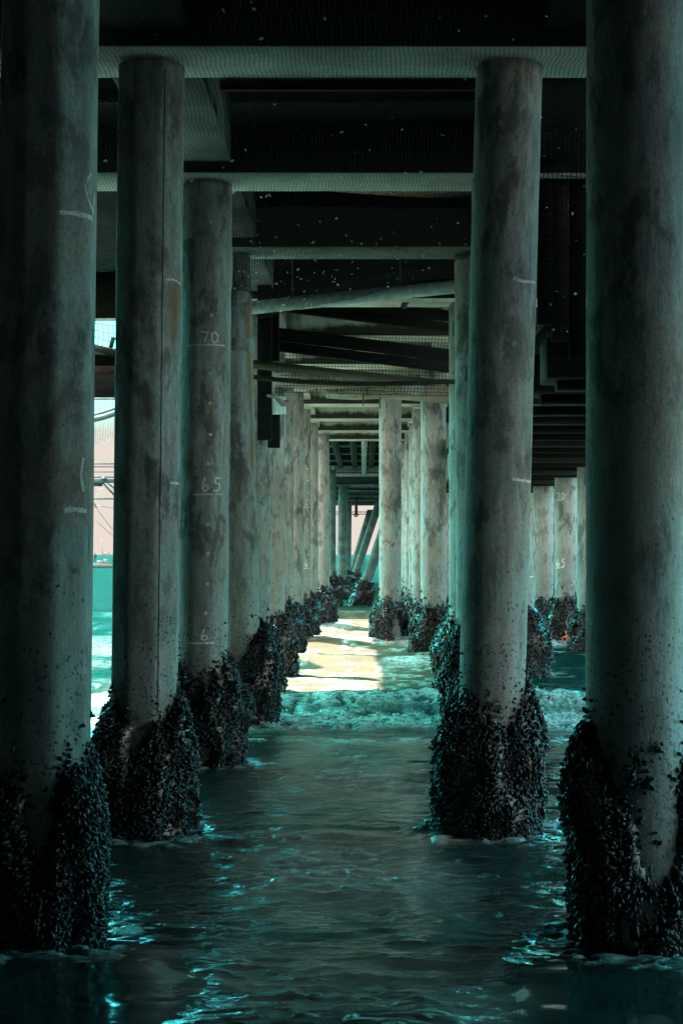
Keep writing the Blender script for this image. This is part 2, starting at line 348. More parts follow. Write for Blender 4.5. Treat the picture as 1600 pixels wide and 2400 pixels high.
    foam = np.maximum(foam, 0.2 * leftsurf * sstep(0.36, 0.52, fbm(X * 0.9, Y * 0.9, 0, 83, 4)))
    # foam-coloured flecks painted as glints in the channel, and froth round every pile
    fl = fbm(X * 2.2 + 0.5 * Y, Y * 11.0, 0, 91, 3); fl = 1 - np.abs(2 * fl - 1)
    reg2 = sstep(0.42, 0.62, fbm(X * 0.55, Y * 0.8, 0, 92, 2)) * sstep(20, 17, Y) * (np.exp(-((X + 0.15) / 0.75) ** 2) + 0.7 * np.exp(-((X - 2.0 * Y / 11.6) / 0.35) ** 2))
    foam = np.maximum(foam, 0.5 * reg2 * sstep(0.90, 0.98, fl) * (1 - calm))
    for (px_, py_, pr_) in PILE_XY:
        m_ = (np.abs(X - px_) < 1.6) & (np.abs(Y - py_) < 1.6)
        if not m_.any(): continue
        q = np.hypot(X[m_] - px_, Y[m_] - py_) - pr_; nz_ = fbm(X[m_] * 6, Y[m_] * 7, 0, 93, 3)
        foam[m_] = np.maximum(foam[m_], 0.6 * sstep(0.34, 0.05, q + 0.5 * (nz_ - 0.5)) * sstep(0.46, 0.62, fbm(X[m_] * 9, Y[m_] * 12, 0, 94, 3)))
    z = z + 0.03 * foam
    return z, foam
def calmness(X, Y):
    a = sstep(0.30, 0.0, np.hypot((X + 1.85) / 1.15, (Y - 6.9) / 1.5) - 0.85)
    b = sstep(0.30, 0.0, np.hypot((X - 1.75) / 1.25, (Y - 6.75) / 1.35) - 0.85)
    return np.maximum(a, b) * 0.96
ZZ, FOAM = wave(XX, YY)
nr, nc = XX.shape
idx = np.arange(nr * nc).reshape(nr, nc)
Q = np.stack([idx[:-1, :-1], idx[:-1, 1:], idx[1:, 1:], idx[1:, :-1]], -1).reshape(-1, 4)
n = NT('sea_water'); ge = n.n('ShaderNodeNewGeometry'); sp = n.n('ShaderNodeSeparateXYZ'); n.l(ge.outputs['Position'], sp.inputs[0])
v = n.coord('Object', (1, 1, 1), False)
big = n.noise(v, 0.35, 4, 0.6)
yw = n.math('ADD', sp.outputs[1], n.math('MULTIPLY', n.math('SUBTRACT', big, 0.5), 9))
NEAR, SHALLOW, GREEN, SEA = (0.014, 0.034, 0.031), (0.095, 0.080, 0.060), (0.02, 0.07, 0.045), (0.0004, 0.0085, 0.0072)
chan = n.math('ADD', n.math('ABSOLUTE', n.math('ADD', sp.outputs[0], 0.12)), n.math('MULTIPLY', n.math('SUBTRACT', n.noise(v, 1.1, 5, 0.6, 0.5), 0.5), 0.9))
NEARC = n.mix(n.mr(chan, 0.95, 0.45), NEAR, (0.20, 0.182, 0.155))  # channel sandy, paled further to stand for silvery reflections
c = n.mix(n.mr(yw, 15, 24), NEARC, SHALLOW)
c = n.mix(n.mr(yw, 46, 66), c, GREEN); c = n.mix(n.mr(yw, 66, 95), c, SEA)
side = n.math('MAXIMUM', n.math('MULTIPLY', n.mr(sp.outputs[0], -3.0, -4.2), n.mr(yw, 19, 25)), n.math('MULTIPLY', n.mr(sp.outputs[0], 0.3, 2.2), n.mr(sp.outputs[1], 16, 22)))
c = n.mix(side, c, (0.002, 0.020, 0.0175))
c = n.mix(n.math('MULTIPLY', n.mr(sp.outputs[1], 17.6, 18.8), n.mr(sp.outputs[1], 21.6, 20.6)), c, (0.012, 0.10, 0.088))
foam = n.attr('foam'); c = n.mix(n.math('MULTIPLY', foam, n.mr(n.noise(v, 11, 8, 0.8), 0.38, 0.58)), c, (0.58, 0.76, 0.72))  # white foam tinted teal, the colour of its light painted in
st = n.n('ShaderNodeVectorMath', operation='MULTIPLY'); n.l(v, st.inputs[0]); st.inputs[1].default_value = (0.5, 1, 1)
b1 = n.noise(st.outputs[0], 14, 4, 0.6, 0.4); b2 = n.noise(st.outputs[0], 2.2, 5, 0.6, 0.3)
cal = n.math('SUBTRACT', 1.0, n.attr('calm'))
dist_ = n.mr(sp.outputs[1], 9, 40, 1.0, 0.0); hgt = n.math('MULTIPLY', n.math('ADD', n.math('MULTIPLY', n.math('MULTIPLY', b1, 0.28), dist_), n.math('MULTIPLY', b2, n.mr(sp.outputs[1], 10, 60, 0.45, 3.0))), cal)
fb = n.noise(v, 30, 4, 0.7); hgt = n.math('ADD', hgt, n.math('MULTIPLY', n.math('MULTIPLY', fb, foam), 0.5))
bn = n.bump(hgt, 0.9, 0.10)
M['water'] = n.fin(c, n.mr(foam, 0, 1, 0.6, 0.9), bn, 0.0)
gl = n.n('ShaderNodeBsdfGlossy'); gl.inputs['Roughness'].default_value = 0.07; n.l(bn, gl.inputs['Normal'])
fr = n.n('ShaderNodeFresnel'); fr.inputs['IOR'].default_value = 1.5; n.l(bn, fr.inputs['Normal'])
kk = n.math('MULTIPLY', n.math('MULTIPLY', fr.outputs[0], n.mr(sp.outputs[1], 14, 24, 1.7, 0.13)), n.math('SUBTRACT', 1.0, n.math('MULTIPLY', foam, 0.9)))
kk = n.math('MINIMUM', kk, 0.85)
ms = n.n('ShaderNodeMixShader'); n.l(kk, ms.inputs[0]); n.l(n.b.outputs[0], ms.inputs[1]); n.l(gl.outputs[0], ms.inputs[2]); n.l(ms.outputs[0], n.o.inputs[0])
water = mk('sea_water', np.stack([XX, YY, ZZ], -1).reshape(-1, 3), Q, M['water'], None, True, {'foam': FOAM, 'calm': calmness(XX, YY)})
tag(water, kind='structure')
m = 1300; fx = rng.uniform(-2.2, 4.6, m); fd = rng.beta(1.6, 1.6, m) * 1.6 - 1.55
fy = 20.3 + 1.0 * (fbm(fx * 0.35, 0 * fx, 0, 61, 2) - 0.5) + fd; fz, ff_ = wave(fx, fy); kp = (ff_ > 0.25) | (rng.random(m) < 0.12)
fx, fy, fz = fx[kp], fy[kp], fz[kp]; m = len(fx); sz = 0.006 + 0.018 * rng.random(m) ** 2.5
OV = np.array([(1, 0, 0), (-1, 0, 0), (0, 1, 0), (0, -1, 0), (0, 0, .8), (0, 0, -.8)], float); OF = np.array([(0, 2, 4), (2, 1, 4), (1, 3, 4), (3, 0, 4), (2, 0, 5), (1, 2, 5), (3, 1, 5), (0, 3, 5)])
PV = np.stack([fx, fy, fz + sz * .4 + 0.05 * rng.random(m) ** 4], -1)[:, None, :] + sz[:, None, None] * (OV[None] + rng.normal(0, .25, (m, 6, 3)))
tag(mk('sea_foam', PV.reshape(-1, 3), (OF[None] + (np.arange(m) * 6)[:, None, None]).reshape(-1, 3), plain('foam_bubbles', (0.50, 0.77, 0.73), 0.6, 0, 0.15), None, True), kind='stuff')  # bubbles tinted teal, standing in for teal light on white foam
n = NT('wet_sand'); v = n.coord(rnd=False); M['sand'] = n.fin(n.mix(n.noise(v, 3, 5), (0.10, 0.085, 0.065), (0.2, 0.17, 0.13)), 0.6, n.bump(n.noise(v, 20, 4), 0.3, 0.02))
tag(MB().box((-120, -40, -1.62), (120, 140, -1.5)).build('seabed', M['sand']), kind='structure')
tag(mk('beach_ground', [(-60, -60, 0.9), (60, -60, 0.9), (60, -9, 0.4), (-60, -9, 0.4), (60, -3, -0.5), (-60, -3, -0.5)], np.array([[0, 1, 2, 3], [3, 2, 4, 5]]), M['sand']), kind='structure')

tag(MB().box((6.6, -14.15, -1.4), (7.4, 5.6, 6.5)).build('light_block_wall', M['soffit']), 'unseen wall added right of the viewer to block light', 'wall')  # both side walls added out of view to cut light on the near piles
tag(MB().box((-15, -14.15, -1.4), (-14, 26, 6.5)).build('light_block_wall', M['soffit']), 'unseen wall added at left near the shore to block light', 'wall')
tag(MB().box((-40, -15.5, -1.4), (30, -14.2, 6.5)).build('rear_light_block', M['soffit']), 'unseen wall added behind the viewer to block light from the shore', 'wall')  # added out of view, keeps light from behind off the pile fronts
# ------------------------------------------------------------------ piles
def prof_r(th, R, octa):
    """rounded octagon radius (flat face towards the camera)"""
    a = (th + math.pi / 8) % (math.pi / 4) - math.pi / 8
    ro = R * math.cos(math.pi / 8) / np.cos(a) * 1.04
    return (1 - octa) * R + octa * np.minimum(ro, R * 1.01)
# mussel shell template: pointed oval
def shell_template():
    V = [(0, 0, -0.5)]
    for zz, w, t in ((-0.28, 0.30, 0.24), (0.08, 0.50, 0.38), (0.36, 0.36, 0.22)):
        for j in range(5):
            a = 2 * math.pi * j / 5; V.append((w * 0.5 * math.cos(a), t * 0.5 * math.sin(a), zz))
    V.append((0, 0, 0.5)); f = []
    for j in range(5): f.append((0, 1 + (j + 1) % 5, 1 + j))
    for r in range(2):
        for j in range(5):
            a, b = 1 + r * 5 + j, 1 + r * 5 + (j + 1) % 5; f.append((a, b, b + 5)); f.append((a, b + 5, a + 5))
    for j in range(5): f.append((16, 11 + j, 11 + (j + 1) % 5))
    return np.array(V), np.array(f)
SV, SF = shell_template()
def skin(d, th, z):
    return float(prof_r(np.array(th), d['R'], d['octa'])) + float(0.006 * (fbm(np.array(math.cos(th) * 2 + d['seed']), np.array(math.sin(th) * 2), np.array(z * 0.9), 91 + d['seed']) - 0.5) * 2)
def top_line(pts):
    """pts: (u across the visible width -1..1, height) -> periodic function of angle, 0 = towards the camera"""
    us = np.array([p[0] for p in pts]); zs = np.array([p[1] for p in pts])
    def fn(th):
        u = np.sin(th); front = np.cos(th) > 0
        z = np.interp(u, us, zs)
        back = zs[0] + (zs[-1] - zs[0]) * (u + 1) / 2
        return np.where(front, z, back)
    return fn
LX = {}
def pile(key, X, Y, label, lean=(0, 0), D=0.5, octa=0.25, tops=None, thick=0.13, nshell=700, ssize=0.05, zt=5.80, rust=None, mus=True, group='concrete piles under the pier', bare=None, seams=(), bulge=None, seed=0, zmus=1.0, isles=()):
    R = D / 2
    ang = math.atan2(-X, Y)        # turn so local -Y looks at the camera
    root = empty('concrete_pile', (X, Y, 0), label, 'pile', group)
    LX[key] = dict(root=root, X=X, Y=Y, R=R, lean=lean, ang=ang, octa=octa, seed=seed)
    detail = Y < 24
    ns = 56 if detail else 28
    zs = np.arange(-1.5, zt + 0.001, 0.055 if detail else 0.2)
    th = np.linspace(0, 2 * math.pi, ns, endpoint=False)
    TH, ZS = np.meshgrid(th, zs, indexing='xy')
    # th: 0 towards camera (-Y), + to the right (+X)
    r = prof_r(TH, R, octa) + 0.006 * (fbm(np.cos(TH) * 2 + seed, np.sin(TH) * 2, ZS * 0.9, 91 + seed) - 0.5) * 2
    for sz in seams: r = r - 0.004 * np.exp(-((ZS - sz) / 0.03) ** 2)
    dx, dy = lean
    V = np.stack([r * np.sin(TH) + dx * ZS, -r * np.cos(TH) + dy * ZS, ZS], -1)
    nz = len(zs); idx = np.arange(nz * ns).reshape(nz, ns); jn = np.roll(idx, -1, axis=1)
    Qs = np.stack([idx[:-1], jn[:-1], jn[1:], idx[1:]], -1).reshape(-1, 4)
    ru = np.zeros_like(TH)
    for (u0, z0, z1, w, s) in (rust or []):
        dth = (TH - math.asin(max(-1, min(1, u0))) + math.pi) % (2 * math.pi) - math.pi
        wob = w * (0.6 + 0.8 * vnoise(ZS * 3, 0 * ZS, 0, 5 + seed))
        ru = np.maximum(ru, s * np.exp(-(dth / wob) ** 2) * sstep(z0 - 0.25, z0 + 0.25, ZS) * sstep(z1 + 0.06, z1 - 0.1, ZS))
    caps = np.array([idx[-1]])
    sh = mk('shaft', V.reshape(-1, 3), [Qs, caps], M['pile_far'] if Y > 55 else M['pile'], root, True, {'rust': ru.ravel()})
    root.rotation_euler = (0, 0, 0)
    if not mus: return root
    tf = top_line(tops) if tops else (lambda t: zmus + 0.0 * t)
    tn_ = lambda t: tf(t) + 0.22 * (fbm(np.cos(t) * 1.8 + 3 * seed, np.sin(t) * 1.8, 0, 17 + seed, 3) - 0.5) * (0.7 if tops else 1.8) + 0.13 * (fbm(np.cos(t) * 5 + 3 * seed, np.sin(t) * 5, 0, 19 + seed, 3) - 0.5)
    def edge(t, z):
        e = tn_(t) - z
        for (u0, z0, su, sz_) in isles:
            u = np.where(np.cos(t) > 0, np.sin(t), 9); e = np.maximum(e, 0.09 * (1 - np.hypot((u - u0) / su, (z - z0) / sz_) + 0.9 * (fbm(u * 9, z * 9, 0, 48 + seed) - 0.5)))
        return e
    def thickness(t, z):
        e = edge(t, z)
        k = thick * (0.30 + 0.70 * sstep(0.0, 0.45, e)) * (0.15 + 0.9 * fbm(np.cos(t) * 1.6 + seed, np.sin(t) * 1.6, z * 2.2, 23 + seed, 3) + 0.85 * fbm(np.cos(t) * 3.6 + seed, np.sin(t) * 3.6, z * 5.5, 27 + seed, 2))
        if bulge:
            for (u0, z0, sz, sw, a) in bulge:
                dth = (t - math.asin(max(-1, min(1, u0))) + math.pi) % (2 * math.pi) - math.pi
                k = k + a * np.exp(-(dth / sw) ** 2 - ((z - z0) / sz) ** 2)
        return np.where(e > 0, k * sstep(0, 0.07, e) + 0.006, -0.03)
    def cover(t, z):
        cv = (edge(t, z) > 0).astype(float) * (1 - sstep(0.66, 0.72, fbm(np.cos(t) * 3.2 + seed, np.sin(t) * 3.2, z * 4.5, 29 + seed, 3)))
        if bare:
            for (u0, z0, su, sz, a) in bare:
                u = np.where(np.cos(t) > 0, np.sin(t), 9)
                cv = cv * (1 - a * sstep(1.25, 0.75, np.hypot((u - u0) / su, (z - z0) / sz) + 0.7 * (fbm(u * 5, z * 5, 0, 47 + seed) - 0.5)))
        return cv
    # lumpy under-crust
    nz2, ns2 = (46, 64) if detail else (16, 24)
    z2 = np.linspace(-0.7, 1.55, nz2); t2 = np.linspace(0, 2 * math.pi, ns2, endpoint=False)
    T2, Z2 = np.meshgrid(t2, z2, indexing='xy')
    tk = thickness(T2, Z2); cv2 = cover(T2, Z2); tk = np.where(cv2 > 0.5, tk - 0.012, -0.03)
    tk = tk + 0.018 * (fbm(np.cos(T2) * 9, np.sin(T2) * 9, Z2 * 9, 33 + seed, 2) - 0.5)
    r2 = prof_r(T2, R, octa) + tk
    V2 = np.stack([r2 * np.sin(T2) + dx * Z2, -r2 * np.cos(T2) + dy * Z2, Z2], -1).reshape(-1, 3)
    i2 = np.arange(nz2 * ns2).reshape(nz2, ns2); j2 = np.roll(i2, -1, axis=1)
    Q2 = np.stack([i2[:-1], j2[:-1], j2[1:], i2[1:]], -1).reshape(-1, 4)
    # shells
    m = int(nshell * 3.2)
    t = rng.uniform(-math.pi, math.pi, m); keep = (np.cos(t) > -0.45) | (rng.random(m) < 0.35); t = t[keep]
    z = rng.uniform(-0.22, 1.5, len(t)); k = (cover(t + rng.normal(0, .05, len(t)), z + rng.normal(0, .03, len(t))) > rng.random(len(t)) * 0.98 + 0.01); ed = edge(t, z); k = k | ((ed < 0) & (ed > -0.5) & (rng.random(len(t)) < 0.32 * np.exp(np.minimum(ed, 0) / 0.10) * sstep(0.35, 0.6, fbm(np.cos(t) * 4, np.sin(t) * 4, z * 5, 57 + seed, 2)))); t, z = t[k], z[k]
    mm = len(t)
    rr = prof_r(t, R, octa) + np.maximum(thickness(t, z), 0.002) + rng.normal(0, 0.006, mm)
    nrm = np.stack([np.sin(t), -np.cos(t), 0 * t], -1); tan = np.stack([np.cos(t), np.sin(t), 0 * t], -1); upv = np.array([0, 0, 1.0])
    pos = nrm * rr[:, None] + np.stack([dx * z, dy * z, z], -1)
    cl = fbm(np.cos(t) * 3, np.sin(t) * 3, z * 3, 55 + seed, 2)            # neighbours lean the same way
    a1 = cl * 9 + rng.normal(0, 0.9, mm); tilt = rng.uniform(0.25, 1.25, mm)
    ax = (tan * np.cos(a1)[:, None] + upv * np.sin(a1)[:, None]) * np.cos(tilt)[:, None] + nrm * np.sin(tilt)[:, None]
    s1 = np.cross(ax, nrm + 0.01 * tan + rng.normal(0, 0.5, (mm, 3))); s1 /= np.linalg.norm(s1, axis=1)[:, None] + 1e-9; s2 = np.cross(ax, s1)
    sz = ssize * (0.55 + 1.0 * rng.random(mm) ** 1.7) * np.where(Z_low(z), 0.85, 1.0)
    Vs = pos[:, None, :] + sz[:, None, None] * (SV[None, :, 0:1] * s1[:, None, :] + SV[None, :, 1:2] * s2[:, None, :] + SV[None, :, 2:3] * ax[:, None, :])
    shade = np.repeat(rng.random(mm), len(SV))
    Fs = (SF[None] + (np.arange(mm) * len(SV))[:, None, None]).reshape(-1, 3) + len(V2)
    o = mk('mussel_crust', np.concatenate([V2, Vs.reshape(-1, 3)]), [Q2, Fs], M['mussel'], root, True, {'shade': np.concatenate([np.full(len(V2), 0.05), shade])})
    o['kind'] = 'stuff'
    return root
def Z_low(z): return z < 0.2
def zz(py, Y): return CAMH + (VY - py) * Y / F
def X_(px, Y): return (px - VX) * Y / F
def tl(Y, lst): return [(u, zz(y, Y - 0.3)) for u, y in lst]

pile('L1', X_(93, 8.0), 8.0, 'nearest pile at left, eight-sided, mussels in two clumps with bare concrete between', (0.0119, 0), octa=0.85, thick=0.085, nshell=3300, ssize=0.044,
     tops=tl(8.0, [(-1, 1825), (-.6, 1835), (-.2, 1870), (0, 1915), (.1, 1975), (.3, 1965), (.42, 1870), (.65, 1795), (1, 1785)]),
     bulge=[(-.55, .80, .18, .45, .07), (.75, .85, .3, .35, .08)], bare=[(.16, .80, .25, .24, 1)], seed=1)
pile('R1', X_(1484, 8.0), 8.0, 'nearest pile at right, smooth round concrete with bare pitted patch among mussels', (0.002, 0), octa=0.1, thick=0.085, nshell=3300, ssize=0.044,
     tops=tl(8.0, [(-1, 1690), (-.8, 1765), (-.5, 1835), (-.3, 1900), (0, 1955), (.3, 1980), (.6, 1955), (.75, 1890), (.85, 1800), (1, 1785)]),
     bulge=[(-.9, .95, .28, .4, .09), (-.6, .55, .3, .4, .05)], bare=[(.33, .72, .42, .26, 1), (.1, .3, .5, .12, .5)], seams=(2.02,), seed=2, isles=[(.28, 1.08, .07, .03), (.05, .96, .10, .04), (.62, .93, .09, .04), (.40, .86, .07, .05), (-.2, 1.0, .10, .05)])
pile('L2', X_(335, 11.62), 11.62, 'second pile from the left with a straight vertical edge and rust smear up high', (0.012, 0), octa=0.9, thick=0.15, nshell=3400, ssize=0.044,
     tops=tl(11.62, [(-1, 1650), (-.5, 1656), (-.3, 1700), (-.1, 1750), (.15, 1745), (.35, 1705), (.7, 1690), (1, 1635)]), rust=[(.85, 3.75, 4.15, .35, .75), (.95, 5.0, 5.6, .2, .6)],
     bulge=[(-.6, .75, .3, .5, .07), (.85, .9, .3, .35, .03)], bare=[(-.1, .7, .2, .13, .8)], seed=3)
pile('R2', X_(1143, 11.62), 11.62, 'tall leaning pile right of the channel, thick mussel skirt with V-shaped bare notch', (0.0276, 0), octa=0.12, thick=0.16, nshell=3600, ssize=0.044,
     tops=tl(11.62, [(-1, 1640), (-.4, 1660), (.05, 1690), (.25, 1720), (.36, 1735), (.5, 1690), (.7, 1660), (1, 1618)]), rust=[(.8, 5.05, 5.22, .14, .8), (.98, 3.6, 4.1, .1, .5)], seed=4)
pile('L3', X_(473, 15.35), 15.35, 'pile chalked with the numbers 70, 65 and 6', (0.010, 0), octa=0.45, thick=0.17, nshell=3000, ssize=0.044,
     tops=tl(15.35, [(-1, 1545), (-.5, 1575), (0, 1582), (.5, 1580), (.8, 1565), (1, 1545)]), rust=[(.35, 3.4, 3.75, .10, .5)], bare=[(.75, .85, .16, .13, .8)], seed=5)
pile('L4', X_(568, 18.95), 18.95, 'pile with a long orange rust streak down its right side', (-0.026, 0), octa=0.3, thick=0.16, nshell=2400, ssize=0.048,
     tops=tl(18.95, [(-1, 1500), (-.3, 1550), (0, 1570), (.3, 1545), (.6, 1500), (1, 1462)]), rust=[(.86, 3.1, 5.1, .16, 1.0), (.97, 3.2, 5.6, .10, .6)], bulge=[(.95, .9, .5, .5, .07)], seed=6)
lefts = [(22.7, 590, 'slim teal-lit pile just behind the rust-streaked pile', .02, 'a'), (26.5, 634, 'pale pile next in line behind the slim teal-lit one in the left row', 0, 'b'),
         (30.4, 659, 'pale pile with dark damp lower half, between the palest left-row pile and a rust-edged one', 0, 'c'), (34.3, 685.6, 'left-row pile with a narrow rust line at its left edge', 0, 'd'),
         (38.3, 704.5, 'left-row pile chalked with a 20 and a 6 and a line of dots', 0, 'e'), (42.4, 724.6, 'left-row pile between the one chalked 20 and the last sunlit one', 0, 'f'), (46.4, 752.5, 'last sunlit pile of the left row, dark mottled stain down its middle', 0, 'g')]
for i, (Y, px, lab, ln, key) in enumerate(lefts):
    pile('l' + key, X_(px, Y), Y, lab, (ln, 0), octa=0.3, thick=0.2, nshell=1300 if Y < 36 else 900, ssize=0.065 if Y < 36 else 0.08, seed=10 + i, zmus=1.08,
         rust=[(-.8, 3.0, 5.2, .25, .9)] if key == 'd' else None)
pile('R3', X_(1150, 15.35), 15.35, 'pile hidden behind the tall leaning pile at the channel', (0.01, 0), nshell=900, seed=20)
pile('R4', X_(1116, 18.95), 18.95, 'slender dark pile with teal rim, left of the tall leaning pile', (-0.004, 0), nshell=2000, ssize=0.048, thick=0.17, seed=21, zmus=1.25)
pile('R5', X_(1091, 22.7), 22.7, 'narrow pile strip seen left of the slender dark pile', (0, 0), nshell=1500, ssize=0.06, thick=0.2, seed=22, zmus=1.2)
pile('R6', X_(1015, 30.4), 30.4, 'broad pale sunlit pile, rightmost of the bright pair across the channel', (0, 0), nshell=1700, ssize=0.065, thick=0.19, seed=23, zmus=1.1, seams=(2.6,), octa=0.1)
pile('R7', X_(914, 34.3), 34.3, 'warm-stained pale pile standing alone beside the sunlit water', (0, 0), nshell=1600, ssize=0.065, thick=0.19, seed=24, zmus=1.05, seams=(2.65,), rust=[(.1, 3.6, 4.2, .12, .6), (-.55, 2.2, 4.9, .15, .25)], bare=[(.55, .35, .35, .35, .9)])
pile('R8', X_(988, 38.3), 38.3, 'pile half hidden between the warm-stained pile and the broad pale pile', (0, 0), nshell=900, ssize=0.08, thick=0.19, seed=25)
for i, (Y, px, lab) in enumerate([(42.4, 979, 'thin pile sliver right of the warm-stained pile'), (46.4, 966, 'thinner pile sliver close behind the warm-stained pile'), (49.9, 957, 'faintest pile sliver against the warm-stained pile')]):
    pile('rs%d' % i, X_(px, Y), Y, lab, nshell=500, ssize=0.09, thick=0.19, seed=30 + i)
pile('Q1', X_(1226, 26.5), 26.5, 'leaning pile seen between the two big right-hand piles', (-0.048, 0), nshell=1500, ssize=0.065, thick=0.2, seed=40, zmus=1.15, zt=3.86)
pile('Q2', X_(1272, 38.3), 38.3, 'farther upright pile right of the leaning pile in the right-hand gap', nshell=900, ssize=0.075, thick=0.2, seed=41, zt=3.93)
pile('Q3', X_(1325, 34.3), 34.3, 'pile in the right-hand gap chalked 70 and 65 above the orange starfish', nshell=1300, ssize=0.07, thick=0.2, seed=42, zt=3.93, zmus=1.1)
pile('Q4', X_(1381, 30.4), 30.4, 'pile edge showing just left of the nearest right-hand pile', nshell=1000, ssize=0.07, thick=0.16, seed=43, zt=3.93)
for i, (Y, px, lab) in enumerate([(46.4, 1243, 'distant pile filling the slit left of the farther upright pile'), (49.9, 1300, 'distant pile filling the slit left of the pile chalked 70 and 65'), (42.4, 1352, 'distant pile filling the slit right of the pile chalked 70 and 65')]):
    pile('qd%d' % i, X_(px, Y), Y, lab, nshell=400, ssize=0.09, thick=0.19, seed=90 + i, zt=5.2)
# far teal cluster
pile('F1', X_(800, 72), 72, 'dark upright pile by the far window of sky', (0.016, 0), nshell=500, ssize=0.085, thick=0.24, seed=50, zmus=1.0, D=0.46, zt=5.3)
pile('F2', X_(778, 62), 62, 'far shaded pile left of the dark upright one', nshell=500, ssize=0.085, thick=0.24, seed=51, zmus=1.2, zt=5.5, D=0.3)
pile('F3', X_(813, 92), 92, 'thin far pile edging the window of sky', (0.012, 0), nshell=250, ssize=0.1, thick=0.2, seed=52, zmus=1.2, D=0.45, zt=5.3)
pile('F4', X_(1055, 42.4), 42.4, 'far pile between the broad pale pile and the narrow strip', nshell=400, ssize=0.09, thick=0.2, seed=53)
def raking(key, a, b, Y, lab, **k):
    p0 = P(a[0], a[1], Y); p1 = P(b[0], b[1], Y); ln = (p1[0] - p0[0]) / (p1[2] - p0[2])
    pile(key, p0[0] - ln * p0[2], Y, lab, (ln, 0), group='raking piles at the far end', **k)
raking('K1', (838, 1329), (892, 1167), 95, 'raking pile slanting across the far window of sky', nshell=600, ssize=0.085, thick=0.24, seed=60, zmus=1.0, D=0.5, zt=5.5)
raking('K2', (866, 1340), (900, 1240), 63, 'raking pile half hidden behind the warm-stained pile', nshell=600, ssize=0.085, thick=0.24, seed=61, zmus=1.0, D=0.45, zt=5.0)
raking('K3', (827, 1329), (870, 1186), 110, 'thin dark raking pile just behind the slanting one', nshell=200, ssize=0.1, thick=0.22, seed=62, zmus=1.0, D=0.45, zt=5.3)
# rows that carry the wings of the deck, beside the picture
k = 0
for X0 in (-5.2, -8.8):
    for Y in (11.62, 15.35, 18.95, 22.7):
        if X0 == -8.8 and Y > 19: continue
        pile('w%d' % k, X0, Y, 'unlit pile of the outer left rows behind the nearest pile', nshell=60, seed=70 + k, group='outer left piles', zt=6.51); k += 1
for Y in (11.62, 15.35, 18.95, 22.7):
    pile('v%d' % k, 4.6, Y, 'unlit pile of the outer right row behind the nearest right pile', nshell=60, seed=70 + k, group='outer right piles', zt=5.8 if Y < 14 else 3.86); k += 1

# chalk marks lie on the pile skin
GL = {'7': [[(0, .95), (.25, 1), (.9, .92), (.45, .0)]], '0': [[(.5, 1), (.15, .8), (.1, .3), (.4, 0), (.8, .2), (.9, .7), (.5, 1)]],
      '6': [[(.45, 1), (.15, .5), (.1, .15), (.45, 0), (.8, .2), (.7, .45), (.3, .38), (.12, .2)]], '5': [[(.95, 1), (.35, .95), (.3, .6), (.75, .6), (.9, .25), (.6, 0), (.1, .05)]],
      '2': [[(.1, .8), (.4, 1), (.8, .8), (.1, .05), (.9, 0)]]}
def chalk(key, strokes, w=0.018, name='chalk_mark', label=None):
    """strokes in source pixels, laid on the pile's camera-facing skin"""
    d = LX[key]; Y = d['Y']; mb = MB()
    for line in strokes:
        pts = []
        for a, b in zip(line[:-1], line[1:]):
            for t in np.linspace(0, 1, 6)[:-1]: pts.append((a[0] + (b[0] - a[0]) * t, a[1] + (b[1] - a[1]) * t))
        pts.append(line[-1]); pts = np.array(pts, float)
        V = []
        for i in range(len(pts)):
            dd = pts[min(i + 1, len(pts) - 1)] - pts[max(i - 1, 0)]; dd /= np.linalg.norm(dd) + 1e-9; nn = np.array([-dd[1], dd[0]])
            ww = w * F / Y / 2 * (0.75 + 0.5 * random.random())
            for s in (-1, 1):
                q = pts[i] + nn * ww * s
                x0, x1 = VX + (d['X'] + 0) * F / Y, 0
                z = CAMH + (VY - q[1]) * (Y - d['R']) / F
                lx = (q[0] - VX) * Y / F - d['X'] - d['lean'][0] * z
                vu = d['X'] / Y                                     # sight line drifts sideways across the pile
                u = max(-0.97, min(0.97, lx / d['R'])); th = math.asin(u) - math.atan(vu)
                r = skin(d, th, z) + 0.0025
                V.append((r * math.sin(th) + d['lean'][0] * z, -r * math.cos(th), z))
        n_ = len(pts); mb.add(V, np.array([[2 * i, 2 * i + 1, 2 * i + 3, 2 * i + 2] for i in range(n_ - 1)]))
    o = mb.build(name, M['chalk'], d['root'])
    if label: o['label'] = label
    return o
def glyph(ch, x, y, w, h): return [[(x + a * w, y + h - b * h) for a, b in l] for l in GL[ch]]
def word(t, x, y, w, h, gap=0.25):
    r = []
    for i, ch in enumerate(t): r += glyph(ch, x + i * w * (1 + gap), y, w, h)
    return r
def dot(x, y, r=2.6): return [[(x - r, y), (x + r, y)]]
chalk('L3', word('70', 470, 777, 19, 27) + [[(440, 809), (480, 808), (526, 807)]], 0.017, 'chalk_number', 'chalked number 70 with underline')
chalk('L3', word('65', 472, 1119, 20, 32) + [[(453, 1159), (522, 1158)]], 0.018, 'chalk_number', 'chalked number 65 with underline')
chalk('L3', word('6', 470, 1474, 20, 27) + [[(440, 1508), (500, 1507)]], 0.017, 'chalk_number', 'chalked number 6 with underline')
for (x, y) in ((495, 738), (493, 875), (492, 945), (493, 1018), (488, 1087), (487, 1229), (487, 1297), (486, 1369), (482, 1437), (494, 1000 - 480)):
    chalk('L3', dot(x, y, 3.4), 0.030, 'chalk_dot')
chalk('le', word('20', 716, 1168, 7, 16) + [[(712, 1188), (727, 1189)]], 0.02, 'chalk_number', 'chalked number 20')
chalk('le', word('6', 714, 1312, 8, 17) + [[(711, 1332), (725, 1332)]], 0.02, 'chalk_number', 'chalked number 6')
for y in (1098, 1126, 1155, 1216, 1242, 1271, 1300): chalk('le', dot(721, y, 1.6), 0.03, 'chalk_dot')
